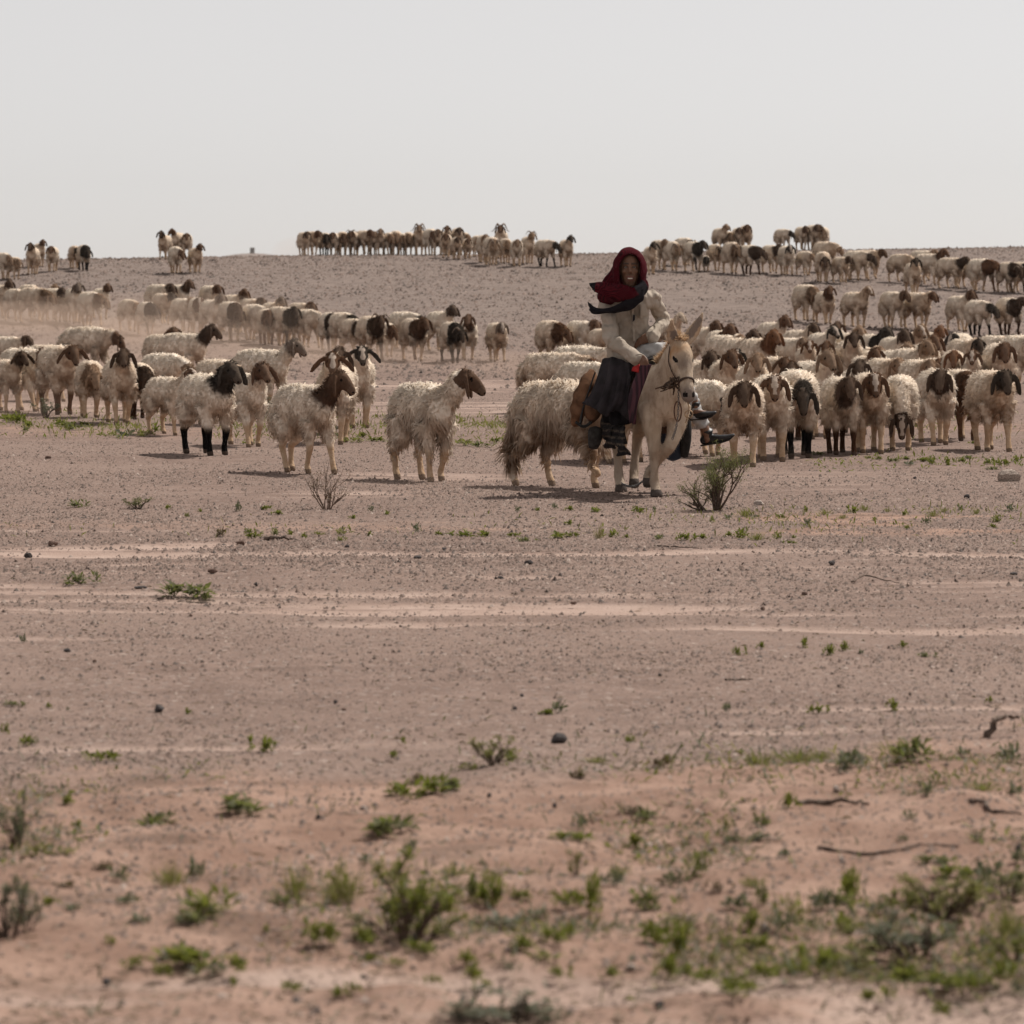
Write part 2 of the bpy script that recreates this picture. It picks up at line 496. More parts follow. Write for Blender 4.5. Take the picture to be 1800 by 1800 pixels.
POSE = {'U': ((0, -.56, .845), (0, -.76, -.65)), 'M': ((0, -.63, .735), (0, -.66, -.75)),
        'W': ((0, -.65, .585), (0, -.52, -.85)), 'G': ((0, -.62, .35), (0, -.30, -.95))}

def seg_dist(V, a, b):
    a = np.asarray(a, float); b = np.asarray(b, float); d = b - a
    t = np.clip(((V - a) @ d) / (d @ d), 0, 1)
    return np.linalg.norm(V - (a + t[:, None] * d), axis=1), t

def make_sheep_mesh(key, pose, yaw=0., spread=.2, legs=((-.08, 0), (.07, 0), (.08, 0), (-.06, 0)), shag=.10, seed=0, locks=8500, fat=1.0, droop=True):
    g = np.random.default_rng(seed + 100)
    yaw = math.radians(yaw)
    nb = np.array([0, -.33, .62]); Np, D = POSE[pose]
    P = rotz(Np, yaw * .55, (0, -.33, 0)); D = norm(rotz(D, yaw))
    S = norm(np.cross(D, (0, 0, 1))); U = norm(np.cross(S, D))
    G = Geo()
    f = fat * .80
    G.tube([(0, .475, .60), (0, .44, .595), (0, .34, .585), (0, .16, .585), (0, -.02, .58), (0, -.2, .58), (0, -.34, .58), (0, -.42, .59), (0, -.46, .60)],
           [(.06, .08), (.14 * f, .14), (.185 * f, .172), (.20 * f, .178), (.205 * f, .178), (.195 * f, .178), (.165 * f, .172), (.10, .135), (.05, .07)], 16)
    mid = nb * .5 + P * .5 + np.array([0, 0, -.03 if pose in 'UM' else .02])
    G.tube(spline([(0, -.22, .60), nb, mid, P - U * .015], 9), [(.115, .16), (.118, .165), (.108, .15), (.098, .13), (.09, .115), (.082, .105), (.077, .097), (.075, .092), (.07, .08)], 12)
    hk = .87
    hs = [(-.045, .045, .055, 0), (-.01, .064, .078, 0), (.05, .070, .086, .0), (.09, .066, .082, .004), (.135, .054, .068, .008), (.18, .046, .055, .006), (.22, .042, .046, 0), (.25, .028, .03, -.006)]
    G.tube([P + D * h * hk * 1.03 + U * o for h, a, b, o in hs], [(a * hk, b * hk) for h, a, b, o in hs], 14, S)
    epaths = []
    for k in (-1, 1):
        r = P + D * .010 + S * k * .046 + U * .020
        o = S * k; dn = norm(np.array([0, 0, -1.0]) + D * .25)
        w = spread if not isinstance(spread, tuple) else spread[(k + 1) // 2]
        p1 = r + o * .045 + U * .004 + dn * (.02 - .01 * w)
        p2 = p1 + norm(o * (.15 + .75 * w) + dn * (1 - .45 * w)) * .078
        p3 = p2 + norm(o * (.05 + .7 * w) + dn * (1 - .35 * w)) * .074
        p4 = p3 + norm(o * (.05 + .7 * w) + dn) * .03
        epaths.append((r, p1, p2, p3, p4))
        ax = norm(p4 - p1); fwd = norm(D * .5 + U * .8); fw = norm(np.cross(ax, fwd) * .85 + fwd * (.55 if k > 0 else -.55))
        G.tube([r - o * .03, r, p1, p2, p3, p4], [(.016, .016), (.018, .016), (.027, .0135), (.033, .0125), (.027, .0115), (.012, .009)], 10, fw)
    for i, (dy, dz) in enumerate(legs):
        k = -1 if i % 2 == 0 else 1
        if i < 2:
            foot = np.array([k * .075, -.30 + dy, dz])
            knee = np.array([k * .082, -.305 + dy * .42 - dz * .9, .225 + dz * .55])
            top = np.array([k * .088, -.27, .46])
            fet = foot + np.array([0, .012 + dz * .5, .075])
            pts = [top, top * .5 + knee * .5 + (0, .012, 0), knee, knee * .45 + fet * .55, fet, foot + (0, -.012, .03), foot + (0, -.022, .004)]
            rr = [.080, .052, .035, .0250, .028, .031, .030]
        else:
            foot = np.array([k * .082, .33 + dy, dz])
            top = np.array([k * .085, .30, .48]); st = np.array([k * .098, .25 + dy * .25, .345 + dz * .3])
            hock = np.array([k * .088, .385 + dy * .75 + dz * .4, .225 + dz * .7])
            fet = foot + np.array([0, .018 + dz * .5, .075])
            pts = [top, st, st * .45 + hock * .55, hock, hock * .45 + fet * .55, fet, foot + (0, -.012, .03), foot + (0, -.022, .004)]
            rr = [.098, .074, .047, .035, .0260, .029, .031, .030]
        G.tube(pts, rr, 9)
    G.tube([(0, .43, .64), (0, .50, .575), (0, .535, .48), (0, .54, .38), (0, .525, .31)], [(.07, .05), (.10, .052), (.115, .055), (.095, .05), (.045, .03)], 10)
    me = G.skin("sheep_body", .0135, 3, MAT_BODY)
    V = verts(me).astype(float)
    low = V[:, 2] < .03
    V[low, 2] = np.maximum(V[low, 2], 0.0)
    # lumpy fleece relief on the trunk
    dn_, tn = seg_dist(V, nb, P)
    h = (V - P) @ D; sd = (V - P) @ S; up = (V - P) @ U
    rad = np.sqrt(sd ** 2 + up ** 2)
    head = ((h > -.04) & (h < .33) & (rad < .135) & (tn > .82))
    ear = np.zeros(len(V), bool)
    for ep in epaths:
        for a, b in zip(ep[:-1], ep[1:]):
            ear |= seg_dist(V, a, b)[0] < .043
    ear &= np.linalg.norm(V - P, axis=1) < .36
    uu = .36 * np.clip((-V[:, 1] + .02) / .42, 0, 1)
    neck = (dn_ < .21) & (V[:, 1] < -.26)
    uu = np.where(neck, np.maximum(uu, .36 + .52 * tn), uu)
    uu = np.where(head | ear, 1.0, uu)
    tail = V[:, 1] > .47
    legm = np.where((V[:, 2] < .36) & ~head & ~ear & ~tail & (uu < .8), np.clip(1 - V[:, 2] / .345, 0, 1), 0)
    if pose == 'G': legm = np.where((V[:, 1] < -.45), 0, legm)
    legm = np.where(V[:, 2] < .045, np.where(head | ear, 0, 1.0), np.minimum(legm, .82))
    muz = np.where(head & (h > .165), .22, 0.0)
    bz = np.where(head & (up > .012) & (np.abs(sd) < .030 - .06 * np.clip(h, 0, .2) + .008 * np.sin(h * 60 + seed)) & (h > -.02) & (h < .19), 1.0, muz)
    dark = np.zeros(len(V))
    for k in (-1, 1):
        dark = np.maximum(dark, np.linalg.norm(V - (P + D * .070 + S * k * .057 + U * .023), axis=1) < .0155)
        dark = np.maximum(dark, np.linalg.norm(V - (P + D * .221 + S * k * .018 + U * .010), axis=1) < .012)
    mouth = (np.abs(h - .20) < .03) & (np.abs(up + .026) < .006) & head
    dark = np.maximum(dark, mouth * .9)
    wl = ((uu < .86) & (legm < .62) & (V[:, 2] > (.16 if shag > .5 else .27))).astype(float)
    nr = vnormals(me).astype(float)
    bump_ = np.sin(V[:, 0] * 41 + V[:, 2] * 23 + seed) * np.sin(V[:, 1] * 37 - V[:, 2] * 29) * .005 + np.sin(V[:, 1] * 71 + V[:, 2] * 53) * np.sin(V[:, 0] * 67 + seed) * .003 + np.sin(V[:, 1] * 17 + V[:, 0] * 13 + seed * 2) * .006
    V = V + nr * (wl * bump_)[:, None]
    set_verts(me, V)
    set_attr(me, "mask", 'FLOAT_COLOR', np.stack([uu, legm, bz, dark], 1))
    set_attr(me, "tint", 'FLOAT', np.full(len(V), .45))
    # ---- fleece: many small tapering locks rooted on the skin
    w = wl * np.where(legm > .12, .35 if shag > .5 else .2, 1.0) * np.where(uu > .66, .8, 1.0)
    w = np.where(tail, w * 1.2, w)
    crown = head & (h < .03) & (up > .03)
    w = np.where(crown, 1.2, w)
    idx = g.choice(len(V), size=locks, p=w / w.sum())
    root = V[idx] + g.normal(0, .006, (locks, 3)); n_ = vnormals(me).astype(float)[idx]
    top = np.clip(n_[:, 2], 0, 1)
    grav = np.array([0, 0, -1.0]) - n_ * (-n_[:, 2:3])
    wav = np.stack([np.sin(root[:, 1] * 19 + root[:, 2] * 11 + seed), np.sin(root[:, 2] * 23 + root[:, 0] * 17 + 1.3), np.sin(root[:, 0] * 21 + root[:, 1] * 13 + 2.1)], 1)
    dr = norm(n_ * (.28 - .04 * top)[:, None] + grav * (.75 + .5 * shag) * (1 - top)[:, None] + np.array([0, .30, 0]) + np.stack([np.sign(root[:, 0]) * .45 * top, 0 * top, 0 * top], 1) + wav * (.22 + .30 * shag) + g.normal(0, .18, (locks, 3)))
    L = (.013 + .022 * g.random(locks) ** 1.5) * (1 + .15 * top)
    clump = np.sin(root[:, 0] * 47 + root[:, 1] * 31 + seed) * np.sin(root[:, 2] * 43 + root[:, 1] * 23 + 2 * seed)
    L = L * (1 + .18 * clump)
    lowside = smooth(.66, .36, root[:, 2])
    L = L * (1 + (.2 + 1.7 * shag) * lowside + .5 * shag)
    L = np.where(n_[:, 2] < .1, L * (1 + (.9 if shag < .3 else .35) * g.random(locks) ** 3), L)
    L = np.where(legm[idx] > .12, L * .5, L); L = np.where(uu[idx] > .66, L * .75, L)
    L = np.where(root[:, 1] > .47, L * 1.3, L)
    wd = (.0030 + .0035 * g.random(locks)) * (1 + .25 * shag)
    bx = norm(np.cross(dr, n_ + g.normal(0, .45, (locks, 3))))
    m1 = root + dr * (L * .55)[:, None] + n_ * .002
    dr2 = norm(dr + np.array([0, 0, -.55 - .5 * shag]) + wav * .3)
    tip = m1 + dr2 * (L * .55)[:, None]
    r0 = root - n_ * .006
    LV = np.stack([r0 - bx * wd[:, None], r0 + bx * wd[:, None], m1 + bx * (wd * .8)[:, None], m1 - bx * (wd * .8)[:, None], tip], 1)
    LF = np.concatenate([np.array([(0, 1, 2), (0, 2, 3), (3, 2, 4)])[None] + (np.arange(locks) * 5)[:, None, None]]).reshape(-1, 3)
    bn = norm(n_ + dr * .12 + g.normal(0, .14, (locks, 3)))
    gn = np.cross(bx, dr); flip = (gn * bn).sum(1) < 0
    LF = LF.reshape(-1, 3, 3); LF[flip] = LF[flip][:, :, ::-1]; LF = LF.reshape(-1, 3)
    fm = mesh_uniform("sheep_fleece", LV.reshape(-1, 3), LF, MAT_FLEECE, True)
    mk = np.stack([uu, legm * .5, bz * 0, dark * 0], 1)[idx]
    set_attr(fm, "mask", 'FLOAT_COLOR', np.repeat(mk, 5, 0))
    set_attr(fm, "tint", 'FLOAT', np.repeat(g.random(locks), 5))
    fm.normals_split_custom_set_from_vertices(np.repeat(bn, 5, 0).tolist())
    return dict(body=me, fleece=fm, frame=(P, D, S, U))

def horn_mesh(size, frame, k, curl):
    P, D, S, U = frame
    pts = []; rad = []
    r0 = P - D * .005 + S * k * .034 + U * .055
    for i in range(15):
        t = i / 14
        a = t * curl
        out = .03 + t * .15 * size
        pts.append(r0 + S * k * out * (.55 + .45 * t) + (-D) * (math.sin(a) * .10 * size) + U * ((1 - math.cos(a)) * -.055 * size + .01 * math.sin(a)) )
        rad.append(.024 * size ** .5 * (1 - .82 * t) * (1 + .05 * (i % 2)))
    G = Geo(); G.tube(pts, rad, 8, U)
    return G.mesh("horn", MAT_HORN)

LEGS = [((-.13, 0), (.11, 0), (.12, 0), (-.11, 0)), ((.09, 0), (-.14, 0), (-.12, 0), (.11, 0)), ((-.03, 0), (.03, 0), (.04, 0), (-.02, 0)),
        ((-.12, .05), (.07, 0), (.06, 0), (-.10, 0)), ((.10, 0), (-.06, .04), (-.12, 0), (.10, .03)), ((.02, 0), (-.05, 0), (.02, 0), (.05, 0))]
VAR = {}
def var(key, *a, **k):
    VAR[key] = make_sheep_mesh(key, *a, seed=len(VAR) * 7 + 3, **k)
var('U0', 'U', -4, .25, LEGS[0]); var('U1', 'U', 14, .22, LEGS[2]); var('U2', 'U', -34, .2, LEGS[1]); var('US', 'U', 4, .75, LEGS[5]); var('U4', 'U', 30, .2, LEGS[1])
var('U3', 'U', 68, .1, LEGS[5]); var('UT', 'U', 14, (.45, .12), LEGS[0], fat=.93)
var('M0', 'M', 0, .15, LEGS[1]); var('M1', 'M', 12, .2, LEGS[3]); var('M2', 'M', -30, .2, LEGS[0]); var('MS', 'M', 8, .6, LEGS[2]); var('M3', 'M', -12, .1, LEGS[0], shag=.45)
var('W0', 'W', 0, .1, LEGS[2]); var('W1', 'W', 12, .15, LEGS[0]); var('W2', 'W', -22, .1, LEGS[3]); var('W3', 'W', 26, .15, LEGS[1], fat=1.06)
var('G0', 'G', 4, .0, LEGS[2]); var('R0', 'M', 22, .1, LEGS[4]); var('R1', 'W', 14, .2, LEGS[3])
var('S0', 'M', 8, .1, ((-.17, .10), (.03, 0), (.16, 0), (-.07, 0)), shag=1.0, locks=15000, fat=1.08)
var('S1', 'U', 62, .12, ((-.02, 0), (.12, 0), (.05, 0), (-.08, 0)), shag=.75, locks=12000, fat=.97)
var('S2', 'W', 10, .1, LEGS[1], shag=.6, locks=10000)
HORN = {}

FACE = {'k': (.007, .006, .006), 'd': (.040, .019, .011), 'b': (.085, .036, .017), 'r': (.15, .060, .025), 't': (.26, .165, .105), 'g': (.16, .12, .095), 'w': (.50, .40, .31)}
FNAME = {'k': 'black', 'd': 'dark brown', 'b': 'brown', 'r': 'rust brown', 't': 'tan', 'g': 'greyish', 'w': 'pale'}
THR = {'0': .90, '1': .68, '2': .46, '3': .30, '4': .16}
ORD = ("first second third fourth fifth sixth seventh eighth ninth tenth eleventh twelfth thirteenth fourteenth fifteenth sixteenth seventeenth eighteenth nineteenth twentieth "
       "twenty-first twenty-second twenty-third twenty-fourth twenty-fifth twenty-sixth twenty-seventh twenty-eighth twenty-ninth thirtieth thirty-first thirty-second thirty-third thirty-fourth thirty-fifth "
       "thirty-sixth thirty-seventh thirty-eighth thirty-ninth fortieth forty-first forty-second forty-third forty-fourth forty-fifth").split()

# u v heading pose face extent scale flags   (flags: z blaze, l dark legs, h big horns, c small horns)
FLOCK = {
 "the left ridge group": """
5 492 55 W1 t1 1.0; 25 492 40 W0 t1 .95; 55 484 -8 U0 d1 1.0; 69 470 40 U1 b1 1.0; 90 479 8 M0 b1 .95; 131 473 35 W1 k1 1.0; 147 477 25 W1 k3 1.0 l;
288 457 -5 U0 d1 1.0; 311 452 -20 U2 b1 1.0; 327 451 10 M0 b0 .95; 309 482 35 W3 b1 1.0; 343 481 22 U1 b1 1.0""",
 "the dusty leftmost row": """
6 560 65 U1 d1 1.0; 28 565 70 W1 t1 1.05; 53 558 70 W1 t0 1.05; 62 569 75 R1 t2 1.08; 86 562 65 U1 t0 1.0; 97 566 50 M1 d1 1.0; 113 567 45 U1 d2 1.0; 131 570 42 U0 g1 1.0; 161 575 55 W3 t2 1.05; 179 562 60 U1 b1 1.05""",
 "the dusty middle row": """
228 584 55 R1 t1 1.0; 259 590 42 W1 k3 1.05; 281 560 60 M1 d1 1.0; 287 572 55 M1 k1 1.0; 316 560 55 U1 b2 1.0; 322 585 50 M1 t1 1.0; 346 588 20 M0 b2 1.0 z; 371 560 60 M1 b1 1.0;
374 595 48 U1 g1 1.05; 406 601 38 W0 d3 1.05; 412 585 50 U1 b1 1.0; 441 588 50 M1 d1 1.0; 449 600 55 W3 g1 1.0; 469 607 22 W0 b3 1.0 l; 481 594 55 U1 g0 1.0; 489 608 30 W1 t1 1.0;
507 611 40 M1 k3 1.05; 530 598 60 M1 b1 1.0; 544 612 52 W3 d0 1.05; 582 618 42 W1 d3 1.05; 606 621 52 W3 k2 1.05; 623 627 48 W1 d2 1.0; 654 634 38 M0 d3 1.12 c; 681 628 40 W1 b2 1.0;
715 615 75 W3 d1 1.0; 730 636 44 M1 b3 1.12; 777 619 55 U1 d1 1.0; 796 639 34 W1 k3 1.05 cl; 824 634 18 U0 b2 1.0; 875 637 22 M0 g1 1.02 z; 972 643 58 W3 b2 1.05; 1025 643 50 M1 b1 1.0; 1059 648 45 W1 t1 1.0; 1178 630 50 U1 w0 1.05""",
 "the centre ridge flock": """
534 444 20 M0 d1 1.0; 549 444 48 M1 b1 1.0; 570 441 12 W0 k2 1.0 l; 586 441 5 M0 b1 1.0; 602 440 10 W0 b1 1.0; 620 440 -5 M0 b1 1.0 c; 640 442 36 M1 b1 1.0; 656 440 20 M0 t1 1.0; 669 441 0 U0 t1 .98; 684 440 20 W1 t2 .95; 696 439 18 W0 t1 1.0; 708 438 20 W0 t1 .95; 718 443 10 W0 t1 .95;
736 444 -4 U0 t1 1.1 h; 757 449 14 W0 b1 1.02; 770 446 10 M0 b0 1.0; 784 454 6 M0 b1 1.05; 788 445 0 U0 b0 1.0; 802 457 0 M0 d1 .82; 805 447 20 M0 d0 1.0; 816 448 30 W1 t1 1.0; 822 456 8 M0 b1 .92; 838 452 0 W0 t1 .95; 850 463 12 M0 t1 1.05; 864 468 6 W0 t1 1.05 h; 881 455 0 U0 b1 1.02 h; 889 464 14 W0 t1 1.0; 909 470 14 M0 t1 1.0; 929 465 20 U1 t1 1.0 c; 962 470 56 W3 k1 1.0 l; 997 470 28 U1 k0 .95""",
 "the right ridge flock": """
1144 484 8 UT k0 1.0; 1160 475 30 M1 t1 1.0; 1183 477 24 W1 t1 1.05 h; 1204 468 35 W1 d1 1.0 h; 1222 479 40 M1 k3 1.12; 1242 479 0 W0 k3 .62; 1259 477 36 W1 d1 1.0 h; 1288 482 32 W1 t2 1.05 h; 1322 484 54 W3 d3 1.05 l; 1358 481 40 M1 d2 1.0; 1385 485 22 M0 k1 1.0 z; 1418 485 45 W1 t1 1.0; 1455 479 62 W3 t0 1.15; 1448 498 0 W0 d0 1.0; 1481 499 28 M1 d1 1.0; 1510 494 52 W3 d1 1.05; 1531 491 66 M1 b1 1.0""",
 "the group topping the ridge": """
1268 436 30 U1 t0 1.0; 1283 436 15 W0 t2 .95; 1297 436 0 M0 b1 1.0; 1312 434 -5 M0 b1 1.0; 1379 433 48 W3 k1 1.0; 1411 434 26 M1 b1 1.05; 1431 434 4 M0 b1 1.0; 1441 432 10 U0 t1 1.0; 1449 433 -4 W0 t1 .98""",
 "the right slope": """
1587 497 64 W1 t0 1.02; 1607 520 6 U0 k0 1.0; 1625 494 60 M1 t1 1.0; 1638 502 55 U1 b2 1.05; 1676 509 48 M1 d2 1.05; 1703 506 50 M1 d1 1.0; 1731 513 56 W3 r3 1.05; 1777 516 46 W1 d3 1.05 c; 1799 515 50 W0 k3 1.0;
1420 566 30 W0 t2 1.05; 1453 571 14 U0 b2 1.02; 1508 577 40 U1 t0 1.05 z; 1573 579 40 R0 b1 1.05; 1617 580 30 M1 b0 1.05; 1692 584 50 UT b1 1.02; 1726 592 46 W3 k1 1.05 l; 1779 592 44 R0 d3 1.15 l""",
 "the right crowd's back": """
1243 656 32 U1 b1 1.05; 1270 662 40 U1 b3 1.05; 1362 648 48 U1 b1 1.12; 1409 664 40 U1 d0 1.05; 1470 655 -1 U0 b0 1.0; 1449 668 22 U1 k0 1.0 z; 1492 668 36 U1 t0 1.05; 1536 670 54 U1 k3 1.08; 1606 672 32 U1 t1 1.08 z; 1643 665 14 U1 r1 1.0; 1692 676 -25 M2 k0 1.1 z; 1757 680 49 M1 k1 1.12; 1799 692 43 M0 t1 1.1""",
 "the right crowd's middle": """
1277 682 36 M1 t0 1.1; 1302 690 36 U1 d1 1.05; 1338 696 40 U1 r2 1.12; 1421 692 -3 U0 b0 1.0 z; 1458 700 3 U0 b1 .98; 1496 700 0 U0 d0 1.02; 1575 684 13 U1 d1 1.08; 1578 706 29 U1 t0 1.1; 1606 714 29 U1 t1 1.05; 1633 704 22 U1 b1 1.1; 1699 692 18 M1 k0 1.0; 1395 680 36 M0 t0 1.0; 1520 690 43 M1 t0 1.0; 1540 700 22 M0 t0 1.0""",
 "the right crowd's inside": """
1233 748 13 U1 d1 1.0; 1297 728 0 U0 k0 1.05 z; 1279 752 18 U1 b0 1.05; 1366 730 10 MS b0 1.02; 1424 738 22 M1 k2 1.1; 1526 722 19 UT b1 1.05; 1645 718 -6 M0 r0 1.0; 1680 720 -7 M0 r0 1.0; 1714 722 2 U0 b0 .98 z; 1762 722 0 M0 b1 1.05; 1437 772 25 U1 t0 1.1; 1560 745 14 M0 t0 1.05; 1620 750 18 M0 t0 1.0; 1330 765 14 U0 t0 1.0; 1395 775 7 U0 d1 1.0 l; 1510 765 7 U0 d1 1.0 l""",
 "the right crowd's front": """
1246 802 28 W1 k0 1.0; 1311 820 4 M0 d1 1.05; 1361 811 8 M0 b0 1.02 z; 1408 806 14 W0 k1 1.05 l; 1483 801 6 M0 d2 1.0 l; 1534 798 8 M0 b1 1.02 z; 1588 793 -2 G0 d0 1.05 z; 1653 783 22 M3 d2 1.12; 1697 775 14 W0 b4 1.05; 1749 794 2 M0 k1 1.05""",
 "the front left flock": """
4 726 55 US d1 1.0; 15 660 66 M1 d1 1.05; 44 723 55 M3 b1 1.05; 80 706 35 M0 k1 1.0 z; 101 729 34 MS b0 1.05 l; 155 735 12 W1 t2 1.0; 157 665 72 S2 b1 1.2; 207 746 12 U0 d1 1.0; 243 738 20 W3 d2 1.0 l; 283 668 40 US b1 1.08; 325 680 52 U4 d2 1.08; 298 766 38 U1 b0 1.0 z; 290 722 50 W1 t0 1.0; 365 801 30 U1 k2 1.05 l; 385 748 40 W0 t0 1.0; 433 786 14 UT b1 .98; 464 728 52 U4 g1 1.02""",
 "the foremost stragglers": """
540 833 40 U4 b2 1.0; 586 782 0 US b0 1.05 z; 594 764 6 U0 d0 1.08; 629 753 2 US k0 1.05 z; 751 847 42 S1 b0 1.06; 1000 859 46 S0 b1 1.14; 984 728 64 W1 b1 1.02; 1028 718 50 MS b0 1.08; 1036 742 58 M1 k0 .95 z; 1072 815 30 W0 t1 1.0; 1128 812 20 W0 b2 1.0""",
}
GROUPS = {"the left ridge group": "sheep walking along the ridge", "the centre ridge flock": "sheep walking along the ridge", "the right ridge flock": "sheep walking along the ridge", "the group topping the ridge": "sheep walking along the ridge"}

POSTXT = {'U': 'head high', 'M': 'head level', 'W': 'head lowered', 'G': 'grazing', 'R': 'walking', 'S': 'shaggy'}
def place_flock():
    n = 0
    for place, txt in FLOCK.items():
        items = [t.split() for t in txt.replace("\n", " ").split(";") if t.strip()]
        items.sort(key=lambda t: float(t[0]))
        for i, it in enumerate(items):
            u, v, hd, pose, fe = float(it[0]), float(it[1]), float(it[2]), it[3], it[4]
            sc = float(it[5]) if 'foremost' in place else float(it[5]) * random.Random(int(u * 7 + v)).choice((.86, .92, .95, .98, 1.0, 1.02, 1.05)); fl = it[6] if len(it) > 6 else ''
            p = on_ground(u, v)
            # the photo pixel is the foremost hoof: the body centre lies a little behind it
            k = math.radians(hd)
            p = p + np.array([-math.sin(k) * .05, .26 * abs(math.cos(k)) + .05, 0]); p[2] = float(terrain(p[0], p[1]))
            r = random.Random(n * 31 + 7)
            e = empty("sheep", p - np.array([0, 0, .006]), k * (.82 if 'front left' in place or 'foremost' in place else .44 if 'dusty' in place or 'crowd' in place else .52) + math.radians(r.uniform(-7, 7)), (sc * r.uniform(.94, 1.05), sc * r.uniform(.78, .88), sc * r.uniform(.92, .99)))
            vd = VAR[pose]; fc = FACE[fe[0]]; th = THR[fe[1]] + r.uniform(-.03, .03)
            jit = r.uniform(.8, 1.25)
            parts = [("body", vd['body']), ("fleece", vd['fleece'])]
            coat = r.random()
            for nm, me in parts:
                o = obj(nm, me, e)
                o.color = (fc[0] * jit, fc[1] * jit, fc[2] * jit, th)
                o["coat"] = coat; o["blaze"] = 1.0 if 'z' in fl else 0.0; o["dark_legs"] = 1.0 if 'l' in fl else 0.0
            if 'h' in fl or 'c' in fl:
                big = 'h' in fl
                for s in (-1, 1):
                    hk = (pose, big, s)
                    if hk not in HORN: HORN[hk] = horn_mesh(1.25 if big else .75, vd['frame'], s, 4.6 if big else 3.2)
                    obj("horn", HORN[hk], e)
            desc = ("horned " if ('h' in fl or 'c' in fl) else "") + ("shaggy" if pose[0] == 'S' else "dark" if fe[1] == '4' else "small" if float(it[5]) < .7 else "cream")
            part = {'0': 'head', '1': 'head', '2': 'head and neck', '3': 'foreparts', '4': 'body'}[fe[1]]
            blz = "white-blazed " if 'z' in fl else ""
            lab = f"{desc} sheep, {blz}{FNAME[fe[0]]} {part}, {ORD[i]} from left in {place}"
            tag(e, lab, "sheep", GROUPS.get(place, "sheep of the driven flock"))
            n += 1
    return n
place_flock()
# ------------------------------------------------------------------ donkey
def donkey_material(fur):
    N = Nodes("donkey_coat" if not fur else "donkey_mane")
    co = N.coord("Object")
    big = N.noise(6, co, 4); fine = N.noise(22, N.mapping(co, (1, 1, .3)), 5, .7)
    c = N.mix(N.step(big, .3, .7), (.40, .305, .22), (.58, .475, .37))
    c = N.mix(N.math('MULTIPLY', N.step(fine, .45, .7), .6), c, (.29, .20, .135))
    if fur:
        t = N.attr("tint").outputs["Fac"]
        c = N.mix(t, (.42, .25, .13), (.66, .50, .34))
        return N.finish(c, .9, None, .35, c, spec=.05)
    mk = N.attr("mask"); ms = N.n("ShaderNodeSeparateColor"); N.put(ms.inputs[0], mk.outputs["Color"])
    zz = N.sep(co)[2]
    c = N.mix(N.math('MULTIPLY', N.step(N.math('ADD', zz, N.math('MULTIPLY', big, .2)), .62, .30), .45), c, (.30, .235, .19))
    c = N.mix(N.math('MULTIPLY', ms.outputs[0], N.step(big, .3, .65)), c, (.40, .22, .105))
    c = N.mix(N.math('MULTIPLY', ms.outputs[2], .85), c, (.15, .12, .108))
    c = N.mix(N.step(ms.outputs[1], .4, .6), c, (.085, .068, .06))
    c = N.mix(N.step(mk.outputs["Alpha"], .4, .6), c, (.014, .011, .010))
    return N.finish(c, .85, N.bump(fine, .6, .02), spec=.06)

